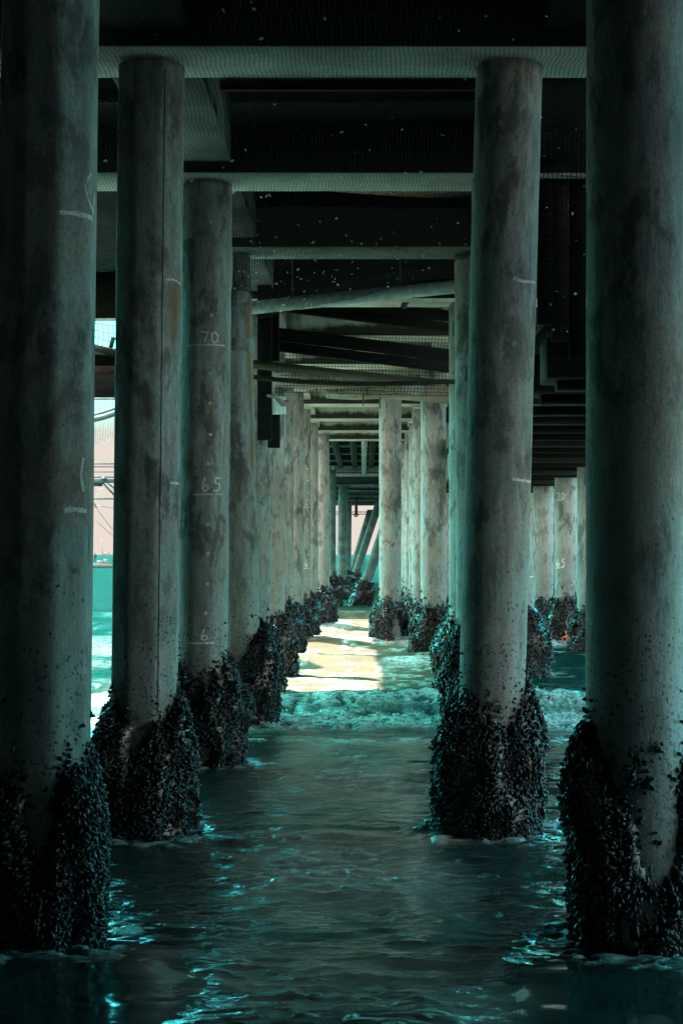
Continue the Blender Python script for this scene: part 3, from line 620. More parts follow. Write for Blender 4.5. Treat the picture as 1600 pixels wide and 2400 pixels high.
chalk('Q3', word('70', 1303, 1155, 9, 14) + [[(1303, 1172), (1318, 1171)]], 0.02, 'chalk_number', 'chalked number 70')
chalk('Q3', word('65', 1303, 1310, 9, 18) + [[(1303, 1332), (1322, 1329)]], 0.02, 'chalk_number', 'chalked number 65')
chalk('L1', [[(138, 496), (175, 492), (216, 495)]], 0.024); chalk('L1', [[(207, 390), (196, 420), (200, 450), (218, 485)], [(224, 425), (217, 480)]], 0.010)
chalk('L1', [[(150, 1196), (172, 1192), (198, 1196)]], 0.028); chalk('L1', [[(192, 1070), (187, 1110), (192, 1150)]], 0.012)
chalk('L2', [[(390, 652), (405, 649), (421, 656)]], 0.016); chalk('L2', [[(400, 1130), (421, 1131)]], 0.02)
chalk('R2', [[(1200, 652), (1225, 658), (1252, 654)]], 0.02); chalk('R2', [[(1198, 1122), (1220, 1125), (1240, 1127)]], 0.022)
chalk('Q1', [[(1241, 1352), (1262, 1350)], [(1257, 1340), (1262, 1358)]], 0.02)
def groove(key, pts, w=0.012):
    d = LX[key]; mb = MB(); V = []
    for (x, y) in pts:
        z = CAMH + (VY - y) * (d['Y'] - d['R']) / F; lx = (x - VX) * d['Y'] / F - d['X'] - d['lean'][0] * z; th = math.asin(max(-.97, min(.97, lx / d['R']))) - math.atan(d['X'] / d['Y'])
        for s_ in (-1, 1):
            t_ = th + s_ * w / 2 / d['R']; r = skin(d, t_, z) + 0.0025
            V.append((r * math.sin(t_) + d['lean'][0] * z, -r * math.cos(t_), z))
    mb.add(V, np.array([[2 * i, 2 * i + 1, 2 * i + 3, 2 * i + 2] for i in range(len(pts) - 1)])); mb.build('formwork_seam', M['timber_dark'], d['root'])
groove('L2', [(386 - (y - 150) * .0112 + random.uniform(-.6, .6), y) for y in range(160, 1700, 22)], 0.0065)
# concrete collars near the head of two piles
def collar(key, y0, y1, extra=0.012):
    d = LX[key]; Y = d['Y']; zs = np.linspace(CAMH + (VY - y1) * Y / F, CAMH + (VY - y0) * Y / F, 6); th = np.linspace(0, 2 * math.pi, 48, endpoint=False)
    T, Zs = np.meshgrid(th, zs, indexing='xy'); r = prof_r(T, d['R'], d['octa']) + extra
    r[0] -= extra * 1.6; r[-1] -= extra * 1.6
    V = np.stack([r * np.sin(T) + d['lean'][0] * Zs, -r * np.cos(T), Zs], -1).reshape(-1, 3); i = np.arange(6 * 48).reshape(6, 48); j = np.roll(i, -1, axis=1)
    mk('collar', V, np.stack([i[:-1], j[:-1], j[1:], i[1:]], -1).reshape(-1, 4), M['pile'], d['root'], True, {'rust': np.zeros(len(V))})
collar('L4', 793, 832); collar('L3', 560, 694, 0.008)

# ------------------------------------------------------------------ caps, stringers, deck
CAPZ = CAMH + 3.69; TOPZ = 6.52
bents = [8.0, 11.62, 15.35, 18.95, 22.7, 26.5, 30.4, 34.3, 38.3, 42.4, 46.4, 49.9, 71.0, 89.6, 105.0]
cap_words = ['cap beam over the nearest pair of piles', 'brightest netted cap beam across the top, carried by the second pair of piles', 'second netted cap beam down, over the pile chalked 70', 'third netted cap beam down, dim, over the rust-streaked pile',
             'dark cap beam behind the sloping grey pipe', 'sunlit cap beam seen through the netting above the dark slats', 'sunlit cap beam between the two lower dark slats', 'sunlit cap beam just above the bolted timber wale',
             'nearest clear sunlit cap beam below the timber wale, algae along its face', 'second clear sunlit cap beam below the wale', 'third clear sunlit cap beam below the wale', 'thin last sunlit cap beam where the round pipe begins',
             'teal shaded far cap beam with a pale lower edge', 'farther teal cap beam above the far window of sky', 'lowest and farthest cap beam, on top of the window of sky']
for i, Y in enumerate(bents):
    if Y < 17: x0, x1 = -13.6, 5.6
    elif Y < 24: x0, x1 = -2.3, 4.1
    elif Y < 52: x0, x1 = -2.05, 2.1
    else: x0, x1 = -5.8, 8
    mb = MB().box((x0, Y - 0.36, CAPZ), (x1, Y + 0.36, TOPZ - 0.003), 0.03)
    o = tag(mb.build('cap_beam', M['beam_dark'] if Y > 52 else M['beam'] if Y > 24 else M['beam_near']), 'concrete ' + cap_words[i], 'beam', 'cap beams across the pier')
tag(MB().box((-5.9, 23.92, CAPZ - 0.04), (-2.1, 24.19, TOPZ - .004), .02).build('edge_beam', M['beam_near']), 'dark edge beam at the left end of the wide deck', 'beam')
SS = empty('shade_screen', (4.3, 12, 3.3), 'unseen slatted screen added along the right side to shade the upper piles', 'screen')  # screen added out of view to darken the upper parts of the piles
for (z0, z1) in ((3.1, 4.2), (4.4, 5.0), (5.2, 5.76)):
    o = MB().box((4.15, 5.7, z0), (4.27, 18.5, z1), 0.01).build('screen_board', M['timber_dark'], None, recenter=False); o.parent = SS; o.matrix_parent_inverse = Matrix.Translation(-SS.location)
for y in (5.8, 8.0, 9.8, 13.5, 17.2):
    o = MB().box((4.28, y, 2.9), (4.42, y + .14, 6.5), 0.01).build('screen_post', M['timber_dark'], None, recenter=False); o.parent = SS; o.matrix_parent_inverse = Matrix.Translation(-SS.location)
# red-brown service strip along the back of the brightest cap
tag(MB().box((X_(518, 12.1), 12.0, CAPZ - 0.075), (X_(1112, 12.1), 12.05, CAPZ - 0.005)).build('service_strip', M['redpaint']), 'thin red-brown strip under the far edge of the brightest cap beam', 'strip')
# stringers run along the pier between the caps
for side, (xa, xb) in enumerate(((-2.0, -1.28), (1.32, 2.05))):
    for i in range(len(bents) - 1):
        a, b = bents[i] + 0.36, bents[i + 1] - 0.36
        if b > 52: continue
        o = MB().box((xa, a + .002, CAPZ + 0.12), (xb, b - .002, TOPZ - 0.004), 0.03).build('stringer', M['beam'] if a > 24 else M['soffit'] if i == 0 or (i == 1 and side) else M['beam_dark'])  # near stringers take darker materials, standing in for shade under the deck
        tag(o, ('left' if side == 0 else 'right') + ' concrete stringer between ' + ['the nearest cap and the brightest netted cap', 'the brightest netted cap and the second', 'the second netted cap and the dim third', 'the dim third cap and the pipe', 'the cap behind the pipe and the slats', 'the first two caps behind the slats', 'the second and third caps behind the slats', 'the wale and the first clear sunlit cap', 'the first and second clear sunlit caps', 'the second and third clear sunlit caps', 'the third clear cap and the last sunlit cap'][i], 'beam', 'stringers along the pier')
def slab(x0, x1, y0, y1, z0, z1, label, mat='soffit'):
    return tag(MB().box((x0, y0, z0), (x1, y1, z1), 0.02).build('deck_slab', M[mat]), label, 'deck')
slab(-34, 3.9, 5.6, 19.0, TOPZ, TOPZ + 0.3, 'wide dark deck over the near water, netting strung below')  # left wing extended far out of view to cut light from the left
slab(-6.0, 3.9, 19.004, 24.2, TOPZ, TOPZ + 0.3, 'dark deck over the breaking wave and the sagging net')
slab(-34, 7.5, -14, 5.596, TOPZ, TOPZ + 0.3, 'deck overhead behind the viewer')  # widened on both sides, out of view, to block light from behind
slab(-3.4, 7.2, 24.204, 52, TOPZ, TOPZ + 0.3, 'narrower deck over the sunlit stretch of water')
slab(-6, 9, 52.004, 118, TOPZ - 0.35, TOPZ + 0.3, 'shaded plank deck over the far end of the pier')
# planks & battens on the far soffit
for k, px in enumerate((788, 828, 872, 905)):
    X = X_(px, 58)
    tag(MB().box((X - 0.12, 50.6, TOPZ - 0.48), (X + 0.12, 70.4, TOPZ - 0.353), 0.01).build('soffit_batten', M['timber_mossy']), 'pale timber batten along the far soffit, ' + ['first from the left', 'second from the left', 'beside the round pipe', 'right of the round pipe'][k], 'batten', 'battens under the far soffit')
for k in range(12):
    Y = 52.6 + k * 1.5
    tag(MB().box((-3.5, Y, TOPZ - 0.42), (3.5, Y + 0.35, TOPZ - 0.352 if k % 2 else TOPZ - 0.356), 0.01).build('soffit_plank', M['timber_dark'] if k % 3 else M['galvbeam']), 'cross plank under the far soffit between the battens', 'plank', 'cross planks under the far soffit')

# right-hand annex: lower joists and their stepped ends
AZ = CAMH + 1.78
ANX = empty('annex_deck', (3.4, 27, AZ + 0.4), 'lower side deck seen in the right-hand gap, stepped dark joists below', 'deck')
def part(mb, name, mat, root, **k):
    o = mb.build(name, mat, None, recenter=False, **k); o.parent = root
    o.matrix_parent_inverse = Matrix.Translation(-root.location); return o
part(MB().box((1.84, 15.3, AZ + 0.42), (5.05, 42.8, AZ + 0.55), 0.02), 'deck_board', M['timber_dark'], ANX)
ya = 15.6
for i in range(20):
    Y = ya + i * 1.37
    part(MB().box((1.86, Y, AZ), (5.05, Y + 0.66, AZ + 0.417), 0.02), 'joist', M['timber_rusty'] if i < 2 else (M['timber'] if i > 9 else M['beam_dark']), ANX)
    part(MB().box((1.98, Y + 0.14, AZ - 0.10), (4.92, Y + 0.36, AZ - 0.002), 0.01), 'ledger', M['timber_dark'] if i % 3 else M['timber_rusty'], ANX)

# ------------------------------------------------------------------ bird netting
def net_sheet(xs, ysn, surf, w, sub=1):
    """ribbons both ways; surf(u,v)->xyz arrays"""
    V = []; Fq = []; n0 = 0
    def ribbon(Pm, off):
        nonlocal n0
        m = len(Pm); a = Pm - off; b = Pm + off
        V.append(np.concatenate([a, b])); i = np.arange(m - 1) + n0
        Fq.append(np.stack([i, i + 1, i + 1 + m, i + m], -1)); n0 += 2 * m
    tv = np.linspace(0, 1, len(ysn)); 
    for x in xs: ribbon(surf(np.full(len(ysn), x), ysn), np.array([w / 2, 0, 0]))
    for y in ysn[::sub]:
        Pm = surf(xs, np.full(len(xs), y)); d = np.array([0, w / 2, 0]) if abs(Pm[0, 2] - Pm[-1, 2]) < 99 else 0
        ribbon(Pm, d)
    return np.concatenate(V), np.concatenate(Fq)
def surf_a(x, y):
    k = np.min([np.abs(y - b) for b in bents[:5]], axis=0)
    drop = 0.03 + 0.05 * sstep(0.36, 1.4, k) + 0.02 * fbm(x * 1.5, y * 1.5, 0, 101)
    xw = x + 0.05 * (fbm(x * 1.3, y * 3.1, 0, 103, 3) - 0.5) + 0.10 * (fbm(x * 0.7, y * 1.3, 0, 102) - 0.5)
    return np.stack([xw, y, CAPZ - drop], -1)
V, Fq = net_sheet(np.arange(-3.3, 3.3, 0.034), np.arange(9.2, 19.4, 0.05), surf_a, 0.0036)
tag(mk('bird_net', V, Fq, M['net'], recenter=True), 'black bird netting stretched under the first three cap beams', 'netting')
def surf_b(x, y):
    u = (x + 1.9) / 3.2; t = (y - 16.2) / 3.7
    sag = 0.60 * np.sin(np.clip(t, 0, 1) * math.pi * 0.5) * (1 - 0.85 * sstep(0.05, 1.0, u)) + 0.08 * (fbm(x * 1.4, y * 1.4, 0, 105) - 0.5)
    return np.stack([x + 0.03 * np.sin(9 * y), y, CAPZ - 0.05 - sag * (0.55 + 0.45 * t)], -1)
V, Fq = net_sheet(np.arange(-1.95, 1.3, 0.03), np.arange(16.2, 19.95, 0.04), surf_b, 0.009)
tag(mk('bird_net', V, Fq, M['net'], recenter=True), 'sagging black net heavy with feathers above the sloping grey pipe', 'netting')
def surf_c(x, z):   # upright curtain behind the slats
    return np.stack([x + 0.02 * np.sin(z * 9), 25.0 + 0.9 * (x + 2) / 4 + 0.1 * (fbm(x, z, 0, 107) - 0.5), z], -1)
V = []; xs = np.arange(-2.0, 1.9, 0.055); zs_ = np.arange(4.75, 5.78, 0.055); mb = MB()
for x in xs:
    Pm = surf_c(np.full(len(zs_), x), zs_); o_ = np.array([0.0036, 0, 0]); m = len(Pm); i = np.arange(m - 1); mb.add(np.concatenate([Pm - o_, Pm + o_]), np.stack([i, i + 1, i + 1 + m, i + m], -1))
for z in zs_:
    Pm = surf_c(xs, np.full(len(xs), z)); o_ = np.array([0, 0, 0.0036]); m = len(Pm); i = np.arange(m - 1); mb.add(np.concatenate([Pm - o_, Pm + o_]), np.stack([i, i + 1, i + 1 + m, i + m], -1))
tag(mb.build('bird_net', M['net']), 'upright square-mesh netting behind the dark slats', 'netting')
# net in the right-hand gap
def surf_d(x, z): return np.stack([x, 13.6 + 0.5 * (x - 1.7) + 0.15 * np.sin(z * 1.5), z], -1)
mb = MB(); xs = np.arange(1.55, 3.2, 0.045); zs_ = np.arange(4.0, 6.4, 0.045)
for x in xs:
    Pm = surf_d(np.full(len(zs_), x), zs_); o_ = np.array([0.003, 0, 0]); m = len(Pm); i = np.arange(m - 1); mb.add(np.concatenate([Pm - o_, Pm + o_]), np.stack([i, i + 1, i + 1 + m, i + m], -1))
for z in zs_:
    Pm = surf_d(xs, np.full(len(xs), z)); o_ = np.array([0, 0, 0.003]); m = len(Pm); i = np.arange(m - 1); mb.add(np.concatenate([Pm - o_, Pm + o_]), np.stack([i, i + 1, i + 1 + m, i + m], -1))
tag(mb.build('bird_net', M['net']), 'hanging black net in the right-hand gap below the caps', 'netting')
for k, (px, w, y0, y1, mt) in enumerate(((1278, .16, 330, 760, 'timber_dark'), (1312, .17, 300, 800, 'timber_rusty'), (1352, .16, 240, 840, 'timber_dark'))):
    a, b = P(px, y1, 15.2), P(px, y0, 15.2)
    tag(MB().beam(a, np.array([b[0], b[1], TOPZ - .01]), w, 0.09, 0.01, up=(0, 1, 0)).build('hanging_board', M[mt]), ['dark vertical board nearest the leaning pile in the right-hand gap', 'brown vertical board in the middle of the right-hand gap', 'dark vertical board nearest the big right pile'][k], 'board')
# feathers caught in the nets
fv = []
def feather_mesh(s):
    V = []; n_ = 5
    for i in range(n_):
        t = i / (n_ - 1); w = 0.36 * math.sin(math.pi * (0.12 + 0.8 * t)); V += [(-w, t - .5, 0.10 * math.sin(t * 3)), (0, t - .5, 0.10 * math.sin(t * 3) + .05), (w, t - .5, 0.10 * math.sin(t * 3))]
    Q_ = [[3 * i + j, 3 * i + j + 1, 3 * i + j + 4, 3 * i + j + 3] for i in range(n_ - 1) for j in range(2)]
    me = mk('feather', np.array(V), np.array(Q_), M['feather'], None, True); return me
proto = feather_mesh(1)
FL = 'small pale feather caught in the black bird netting under the pier'
def put(i, p, s):
    o = proto if i == 0 else proto.copy()
    if i: C.objects.link(o)
    o.location = p; o.scale = (s, s, s); o.rotation_euler = (random.uniform(-1.2, 1.2), random.uniform(-1.2, 1.2), random.uniform(0, 6.28)); tag(o, FL, 'feather', 'feathers in the netting')
cnt = 0
while cnt < 285:
    r = random.random()
    if r < 0.52:
        x, y = random.uniform(-1.95, 0.9), 16.4 + 3.4 * random.random() ** 0.6
        if random.random() < sstep(-2.2, 1.2, np.array(x)) * 0.75: continue
        p = surf_b(np.array([x]), np.array([y]))[0]
    elif r < 0.92:
        y = random.uniform(9.3, 19.0); x = random.uniform(-0.17 * y, 0.13 * y); p = surf_a(np.array([x]), np.array([y]))[0]
    else:
        x, z = random.uniform(1.6, 2.4), random.uniform(4.0, 6.2); p = surf_d(np.array([x]), np.array([z]))[0]
    p = np.array(p) + np.array([0, 0, -0.012]); put(cnt, tuple(p), random.uniform(0.016, 0.038) * (1 + 0.25 * (p[1] > 15))); cnt += 1

# ------------------------------------------------------------------ pipes and timbers in mid distance
a, b = P(545, 726, 20.3), P(1105, 668, 20.3)
d = b - a; pr = empty('sloping_pipe', tuple(a), 'pale grey pipe slung on a slope below the sagging net', 'pipe')
part(MB().tube([a - d * 0.05, a + d * 0.3, b, b + d * 0.25], 0.088, 20), 'pipe', M['pipe'], pr, smooth=True)
u = d / np.linalg.norm(d); fl = P(1098, 669, 20.3); part(MB().tube([fl - u * .03, fl + u * .03], 0.15, 24), 'flange', M['ruststeel'], pr)
for t in (.25, .7): q = a + d * t; part(MB().tube([q + (0, 0, .09), np.array([q[0], q[1], CAPZ + .6])], 0.012, 6), 'hanger_rod', M['steel'], pr)
# slats (skewed boards)
sl = [((653, 700), (1120, 748), .165, 'uppermost dark slat under the grey pipe'), ((640, 716), (1120, 777), .150, 'second dark slat from the top'), ((640, 782), (1120, 841), .185, 'third dark slat from the top'), ((640, 810), (1120, 871), .150, 'lowest dark slat above the mossy plank')]
for (p, q, h, lab) in sl:
    A, B = P(p[0], p[1], 23.0), P(q[0], q[1], 24.4)
    tag(MB().beam(A, B, 0.09, h, 0.008).build('slatted_timber', M['timber_dark']), lab, 'slat', 'dark timber slats')
A, B = P(574, 852, 20.9), P(1010, 897, 23.2)
tag(MB().beam(A, B, 0.42, 0.06, 0.012).build('timber_plank', M['timber_mossy']), 'mossy plank seen from below, its squared end over the rust-streaked pile', 'plank')
pts = [P(x, y, Y) for x, y, Y in ((525, 874, 19.9), (580, 882, 20.0), (640, 889, 20.1), (707, 895, 20.2), (800, 899, 20.3), (900, 900, 20.4), (1000, 897, 20.5), (1110, 892, 20.6))]
tag(MB().tube(pts, 0.033, 10).build('bent_pole', M['timber_mossy'], smooth=True), 'long thin bent pole slung between the left piles and the slender dark pile', 'pole')
WAL = empty('timber_wale', tuple(P(860, 915, 28)), 'weathered timber wale seen from below with a bolted middle block', 'timber')
part(MB().beam(P(655, 886, 25.5), P(872, 904, 27.6), 1.05, 0.16, 0.012), 'beam', M['timber'], WAL)
part(MB().beam(P(905, 912, 27.8), P(1130, 934, 29.5), 1.15, 0.18, 0.012), 'beam', M['timber'], WAL)
part(MB().beam(P(850, 914, 27.0), P(916, 918, 28.1), 1.45, 0.24, 0.015), 'block', M['timber'], WAL)
for x, y in ((741, 903), (788, 906), (851, 937), (890, 944), (860, 912)):
    q = P(x, y, 26.9); part(MB().tube([q + (0, 0, -.1), q + (0, 0, .1)], 0.014, 6), 'bolt', M['steel'], WAL)
PO = empty('hanging_post', tuple(P(620, 1031, 21.9)), 'dark twin timber post hanging beside the rust-streaked pile with a pale bracket', 'post')
def vbeam(x0, x1, y0, y1, Y, th=.2): a, b = P((x0 + x1) / 2, y1, Y), P((x0 + x1) / 2, y0, Y); return MB().beam(a, b, (x1 - x0) * Y / F, th, 0.01, up=(0, 1, 0))
part(vbeam(604, 637, 600, 1031, 21.9), 'post', M['timber_dark'], PO)
part(vbeam(628, 656, 935, 1049, 22.3), 'post', M['timber_dark'], PO)
part(vbeam(636, 654, 640, 846, 22.2), 'post', M['timber_dark'], PO)
part(MB().beam(P(640, 950, 21.8), P(668, 950, 22.6), 0.03, 0.26, 0.005), 'bracket', M['pipe'], PO)
part(MB().beam(P(634, 926, 21.7), P(668, 950, 22.3), 0.12, 0.03, 0.005), 'bracket', M['timber'], PO)
for y in (915, 940): q = P(669, y, 22.4); part(MB().tube([q - (.05, 0, 0), q + (.05, 0, 0)], 0.014, 6), 'bolt', M['steel'], PO)
q = P(957, 700, 22.6)
tag(MB().beam(q + (-.03, 0, .04), q + (-.01, 0, -.02), .02, .05).beam(q + (.04, 0, .04), q + (.07, 0, -.05), .02, .03).beam(q + (-.03, 0, .05), q + (.04, 0, .05), .02, .03).beam(q + (-.03, 0, -.02), q + (-.08, 0, -.14), .03, .09).build('hanging_shackle', M['steel']), 'small dark shackle hanging under the right half of the grey pipe', 'shackle')
# round pipe along the pier axis
RP = empty('round_pipe', tuple(P(853, 1035, 50)), 'shiny lagged pipe running away under the far deck', 'pipe')
xp = X_(853, 60); zp = CAPZ + 0.05
part(MB().tube([(xp, 50.4, zp), (xp, 57, zp - .05)], 0.075, 14), 'pipe', M['galv'], RP, smooth=True)
part(MB().tube([(xp, 57, zp - .05), (xp, 70.5, zp + .02)], 0.06, 14), 'pipe', M['galv'], RP, smooth=True)
for Y in np.arange(51.2, 70, 1.1): part(MB().tube([(xp, Y, zp - .03), (xp, Y + .25, zp - .03)], 0.10, 14), 'pipe_ring', M['pipe'], RP, smooth=False)
# far mesh frame and window furniture
MF = empty('mesh_frame', tuple(P(820, 1110, 70)), 'far fence-like mesh frame above the pale-edged teal beam', 'frame')
mb = MB()
for k in range(60):
    x = X_(778 + k * 1.9, 69.5); z0 = CAMH + (VY - 1107) * 69.5 / F; mb.beam((x, 69.5, z0), (x + .08, 69.5, z0 + .1), .012, .012); mb.beam((x + .08, 69.51, z0), (x, 69.51, z0 + .1), .012, .012)
part(mb, 'mesh_panel', M['pipe'], MF)
part(vbeam(777, 783, 1072, 1107, 69.4, .04), 'frame_post', M['pipe'], MF)
for x in (802, 850, 880): part(vbeam(x - .7, x + .7, 1070, 1108, 69.3, .03), 'frame_post', M['steel'], MF)
part(MB().beam(P(776, 1113, 69.4), P(895, 1113, 69.4), .08, .14, .01), 'bottom_rail', M['pipe'], MF)
part(MB().beam(P(776, 1070, 69.4), P(850, 1070, 69.4), .05, .05), 'top_rail', M['pipe'], MF)
FR = empty('far_crosshead', tuple(P(834, 1210, 95)), 'dark hanging post with a bolted foot in the far window of sky', 'post')
part(vbeam(831, 838, 1160, 1206, 95, .15), 'post', M['steel'], FR)
part(MB().beam(P(827, 1206, 94.8), P(841, 1206, 94.8), .2, .1), 'foot', M['steel'], FR); part(MB().beam(P(830, 1210, 94.8), P(838, 1210, 94.8), .2, .08), 'foot', M['steel'], FR)
for y in (1200, 1205): tag(MB().tube([P(770, y, 97), P(900, y, 97)], .03, 6).build('far_rail', M['steel']), 'upper rail across the far window' if y == 1200 else 'lower rail across the far window', 'rail')
tag(MB().beam(P(740, 1162, 93), P(900, 1162, 93), .3, .14, .01).build('far_walkway_beam', M['galvbeam']), 'thin teal walkway beam at the top of the far window', 'beam')
tag(MB().beam(P(780, 1180, 99), P(900, 1180, 99), .3, .26, .01).build('far_walkway_beam', M['steel']), 'dark lower walkway beam framing the top of the far window', 'beam')

# ------------------------------------------------------------------ left-hand gap: wharf gangway, hoist, boat
GW = empty('gangway', tuple(P(240, 930, 30)), 'dark timber gangway end between the two nearest left piles', 'gangway')
part(MB().beam(P(60, 908, 29.5), P(330, 908, 29.5), .5, .44, .02), 'girder', M['timber_dark'], GW)
part(MB().beam(P(60, 934, 29.3), P(330, 934, 29.3), .10, .03, .005), 'edge_strip', M['pipe'], GW)
part(MB().beam(P(60, 812, 29.0), P(330, 836, 30.2), .9, .10, .01), 'deck_board', M['timber'], GW)
part(MB().beam(P(60, 836, 29.0), P(330, 858, 30.2), .25, .25, .02), 'joist', M['timber_dark'], GW)
part(MB().beam(P(60, 872, 29.2), P(330, 872, 29.8), .3, .22, .02), 'joist', M['timber_rusty'], GW)
part(MB().beam(P(210, 812, 28.4), P(320, 838, 28.4), .08, .13, .01), 'cable_tray', M['timber_dark'], GW)
part(MB().beam(P(266, 790, 29.0), P(256, 832, 29.0), .08, .08, .01, up=(0, 1, 0)), 'strut', M['timber_dark'], GW)
def upright_net(name, corner, w, cell, mat, label):
    (xa, ya0, ya1), (xb, yb0, yb1), Y = corner; mb = MB(); nx = int(abs(xb - xa) * Y / F / cell); nz_ = int(abs(ya1 - ya0) * Y / F / cell)
    for i in range(nx + 1):
        t = i / nx; x = xa + (xb - xa) * t; mb.tube([P(x, ya0 + (yb0 - ya0) * t, Y), P(x + 3, (ya0 + yb0 + ya1 + yb1) / 4, Y + .1), P(x, ya1 + (yb1 - ya1) * t, Y)], w, 4, False)
    for j in range(nz_ + 1):
        s = j / nz_; mb.tube([P(xa, ya0 + (ya1 - ya0) * s, Y), P((xa + xb) / 2, ((ya0 + (ya1 - ya0) * s) + (yb0 + (yb1 - yb0) * s)) / 2 + 2, Y + .1), P(xb, yb0 + (yb1 - yb0) * s, Y)], w, 4, False)
    return tag(mb.build(name, mat), label, 'netting')
upright_net('bird_net', ((205, 755, 800), (300, 765, 830), 28.0), .006, .09, M['net'], 'netting across the small teal hole high in the left-hand gap')
upright_net('bird_net', ((205, 940, 1052), (300, 940, 1012), 37.0), .004, .06, M['net_pale'], 'fine netting hanging against the sky in the left-hand gap')
A, B = P(190, 990, 36.6), P(300, 958, 36.6)
tag(MB().tube([A, (A + B) / 2 + (0, 0, -.03), B], .07, 8).tube([A + (0, .1, .1), B + (0, .1, .1)], .05, 8).build('rolled_net', M['net_pale'], smooth=True), 'rolled teal netting sloping across the top of the left-hand sky', 'netting')
HO = empty('boat_hoist', tuple(P(240, 1170, 60)), 'railed hoist platform with a diagonal brace against the sky at left', 'hoist')
for y, r in ((1087, .028), (1094, .022), (1106, .022), (1118, .03)): part(MB().tube([P(60, y, 60), P(330, y, 60)], r, 6), 'rail', M['steel'], HO)
part(MB().beam(P(60, 1127, 60), P(330, 1127, 60), .3, .15, .01), 'beam', M['galvbeam'], HO)
part(MB().beam(P(212, 1136, 60.2), P(240, 1136, 60.2), .2, .12, .01), 'plate', M['steel'], HO)
part(MB().beam(P(234, 1124, 60), P(268, 1160, 60), .07, .07), 'brace', M['galvbeam'], HO); part(MB().beam(P(243, 1124, 60.3), P(275, 1150, 60.3), .05, .05), 'brace', M['steel'], HO)
part(MB().beam(P(60, 1169, 60), P(330, 1169, 60), .1, .055), 'lower_rail', M['galvbeam'], HO)
part(MB().beam(P(240, 1122, 59.7), P(250, 1122, 59.7), .2, .12), 'bracket', M['steel'], HO)
for a_, b_ in (((219, 1178), (265, 1243)), ((215, 1208), (265, 1256)), ((215, 1182), (300, 1194))): part(MB().tube([P(*a_, 60), P((a_[0] + b_[0]) / 2, (a_[1] + b_[1]) / 2 + 2, 60), P(*b_, 60)], .010, 4), 'cable', M['steel'], HO)
for a_, b_ in (((212, 1156), (265, 1136)), ((212, 1166), (265, 1146))): part(MB().tube([P(*a_, 60.5), P(*b_, 60.5)], .006, 4), 'cable', M['steel'], HO)
for px in (150, 318):
    part(vbeam(px - 5, px + 5, 1120, 1440, 60.4, .16), 'leg', M['galvbeam'], HO)
PN = empty('pennant', tuple(P(223, 1188, 59.8)), 'small dark pennant with an orange stripe hanging from a hoist cable', 'flag')
a = P(223, 1184, 59.8); part(MB().add([a + (-.06, 0, .10), a + (.05, .01, .02), a + (.09, .02, -.13), a + (-.03, .03, -.05)], np.array([[0, 1, 2, 3]])), 'cloth', M['flag'], PN)
part(MB().add([a + (-.05, -.012, .02), a + (.07, -.004, -.02), a + (.075, 0, -.05), a + (-.04, -.008, -.02)], np.array([[0, 1, 2, 3]])), 'stripe', M['flag_y'], PN)
# boat at anchor
YB = 250.0
BO = empty('fishing_boat', tuple(P(243, 1328, YB)), 'small low working boat with a mast, anchored off the beach at left', 'boat')
hb = MB(); prof = []
L0, L1 = X_(196, YB), X_(300, YB)
for i in range(13):
    t = i / 12; x = L0 + (L1 - L0) * t; w = 1.0 * math.sin(math.pi * min(1, 0.25 + 0.75 * (1 - t) ** 0.6) * .5) if t < 1 else 0.05; zt_ = 0.55 + 0.25 * t ** 3
    prof.append([(x, YB - w, zt_), (x, YB - w * .75, .05), (x, YB, -.3), (x, YB + w * .75, .05), (x, YB + w, zt_)])
Vh = np.array(prof).reshape(-1, 3); hb.add(Vh, np.array([[i * 5 + j, i * 5 + j + 1, (i + 1) * 5 + j + 1, (i + 1) * 5 + j] for i in range(12) for j in range(4)] + [[i * 5, (i + 1) * 5, (i + 1) * 5 + 4, i * 5 + 4] for i in range(12)]))
part(hb, 'hull', M['boat_white'], BO)
part(MB().beam(P(196, 1321, YB - 1.05), P(296, 1321, YB - 1.0), .06, .12), 'rubbing_strake', M['boat_dark'], BO)
part(MB().beam(P(229, 1317, YB), P(240, 1317, YB), .7, .45, .05), 'cabin', M['boat_white'], BO)
part(MB().beam(P(244, 1315, YB), P(252, 1315, YB), .6, .65, .05), 'engine_box', M['boat_white'], BO)
part(MB().tube([P(243, 1320, YB), P(238, 1262, YB)], .035, 6), 'mast', M['steel'], BO)
part(MB().tube([P(248, 1320, YB), P(242, 1290, YB)], .05, 6), 'mast', M['steel'], BO)
part(MB().tube([P(241, 1296, YB), P(258, 1296, YB)], .04, 6), 'boom', M['steel'], BO)
for x in (246, 251, 256): part(MB().tube([P(x, 1296, YB), P(x, 1300, YB)], .06, 5), 'lamp', M['steel'], BO)
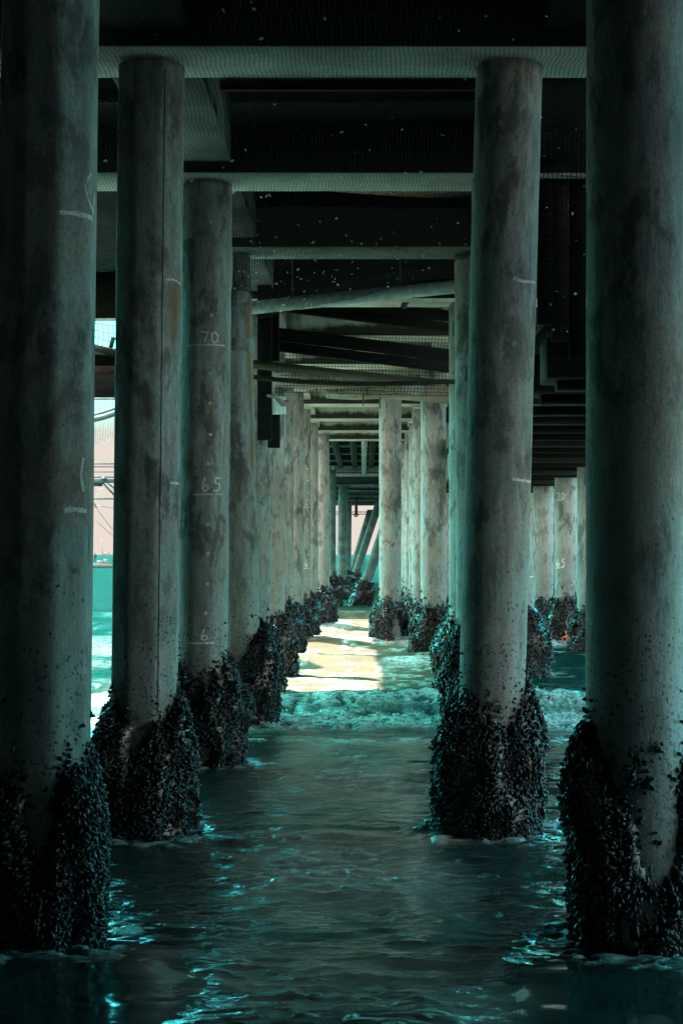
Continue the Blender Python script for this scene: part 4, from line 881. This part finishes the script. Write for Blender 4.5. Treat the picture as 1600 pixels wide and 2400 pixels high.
# person standing on the boat
def person(px, yfeet, Y, H, label):
    z0 = P(px, yfeet, Y); root = empty('person', tuple(z0), label, 'person')
    me = bpy.data.meshes.new('body'); s = H / 1.75
    J = {'pel': (0, 0, .95, .15), 'wst': (0, 0, 1.12, .13), 'chs': (0, 0, 1.36, .16), 'nck': (0, 0, 1.50, .06), 'hd': (0, -.02, 1.60, .095), 'top': (0, -.01, 1.70, .085),
         'sl': (-.19, 0, 1.42, .06), 'el': (-.24, .02, 1.16, .045), 'hl': (-.20, -.12, .98, .04), 'sr': (.19, 0, 1.42, .06), 'er': (.25, .02, 1.15, .045), 'hr': (.24, -.08, .92, .04),
         'tl': (-.10, 0, .88, .09), 'kl': (-.11, -.02, .50, .065), 'al': (-.12, .02, .10, .05), 'fl': (-.13, -.12, .04, .045), 'tr': (.10, 0, .88, .09), 'kr': (.12, -.01, .50, .065), 'ar': (.13, .02, .10, .05), 'fr': (.15, -.12, .04, .045)}
    E = ['pel-wst', 'wst-chs', 'chs-nck', 'nck-hd', 'hd-top', 'chs-sl', 'sl-el', 'el-hl', 'chs-sr', 'sr-er', 'er-hr', 'pel-tl', 'tl-kl', 'kl-al', 'al-fl', 'pel-tr', 'tr-kr', 'kr-ar', 'ar-fr']
    ks = list(J); me.from_pydata([tuple(c * s for c in J[k][:3]) for k in ks], [tuple(ks.index(x) for x in e.split('-')) for e in E], [])
    o = bpy.data.objects.new('body', me); C.objects.link(o); o.parent = root; me.materials.append(M['cloth'])
    md = o.modifiers.new('skin', 'SKIN')
    for i, k_ in enumerate(ks): me.skin_vertices[0].data[i].radius = (J[k_][3] * s, J[k_][3] * s * .8)
    me.skin_vertices[0].data[0].use_root = True; o.modifiers.new('sub', 'SUBSURF').levels = 1
    return root
person(223.5, 1321, YB + .2, 1.78, 'person in dark clothes standing at the left end of the small boat')

# ------------------------------------------------------------------ starfish on the mussels
def starfish(p, size, mat, label, tiltz=0.0, bend=0.25, rad=None, ang=0.0, X0=0, seed=1):
    mb = MB(); n_ = 60; r_ = random.Random(seed); V = [(0, 0, .24)]; rings = (0.25, 0.5, 0.75, 1.0)
    arm = [1 + r_.uniform(-.15, .15) for _ in range(5)]; bd = [r_.uniform(-.5, .5) for _ in range(5)]
    for q in rings:
        for i in range(n_):
            a = 2 * math.pi * i / n_; k = int((i + 6) // 12) % 5; da = (a - 2 * math.pi * k / 5 + math.pi) % (2 * math.pi) - math.pi
            rr = 0.20 / max(0.2, math.sin(abs(da)) + 0.2 * math.cos(da)) * arm[k]; rr = min(rr, arm[k]) * q; aa = a + bd[k] * .5 * (rr ** 1.5)
            x, y = rr * math.cos(aa), rr * math.sin(aa); V.append((x, y, .24 * (1 - q) ** .6 * (1 - .45 * rr) + .05 * (1 - q) - bend * rr * rr * (.6 + .6 * math.sin(a * 2 + seed)) + .015 * r_.random()))
    Fq = [np.array([[0, 1 + i, 1 + (i + 1) % n_] for i in range(n_)])] + [np.array([[1 + q * n_ + i, 1 + (q + 1) * n_ + i, 1 + (q + 1) * n_ + (i + 1) % n_, 1 + q * n_ + (i + 1) % n_] for i in range(n_)]) for q in range(3)]
    V = np.array(V) * size; mb.add(V, Fq); o = mb.build('starfish', mat, None, True, recenter=False)
    o.location = tuple(p); o.rotation_euler = (math.radians(90), ang, tiltz); return tag(o, label, 'starfish', 'starfish on the piles')
starfish(P(1330, 1492, 33.60), .21, M['star_orange'], 'bright orange starfish above a purple one in the right-hand gap', .15, ang=.5, seed=2)
starfish(P(1316, 1510, 33.55), .20, M['star_purple'], 'purple starfish draped just below the bright orange one', -.1, ang=1.1, seed=3)
starfish(P(735, 1466, 41.6), .22, M['star_pink'], 'pink-red starfish on the mussels of the left row', .3, ang=.2, seed=4)
starfish(P(908, 1516, 33.62), .19, M['star_orange'], 'flattened orange starfish at the foot of the warm-stained pile', 0, ang=.7, bend=.5, seed=5)
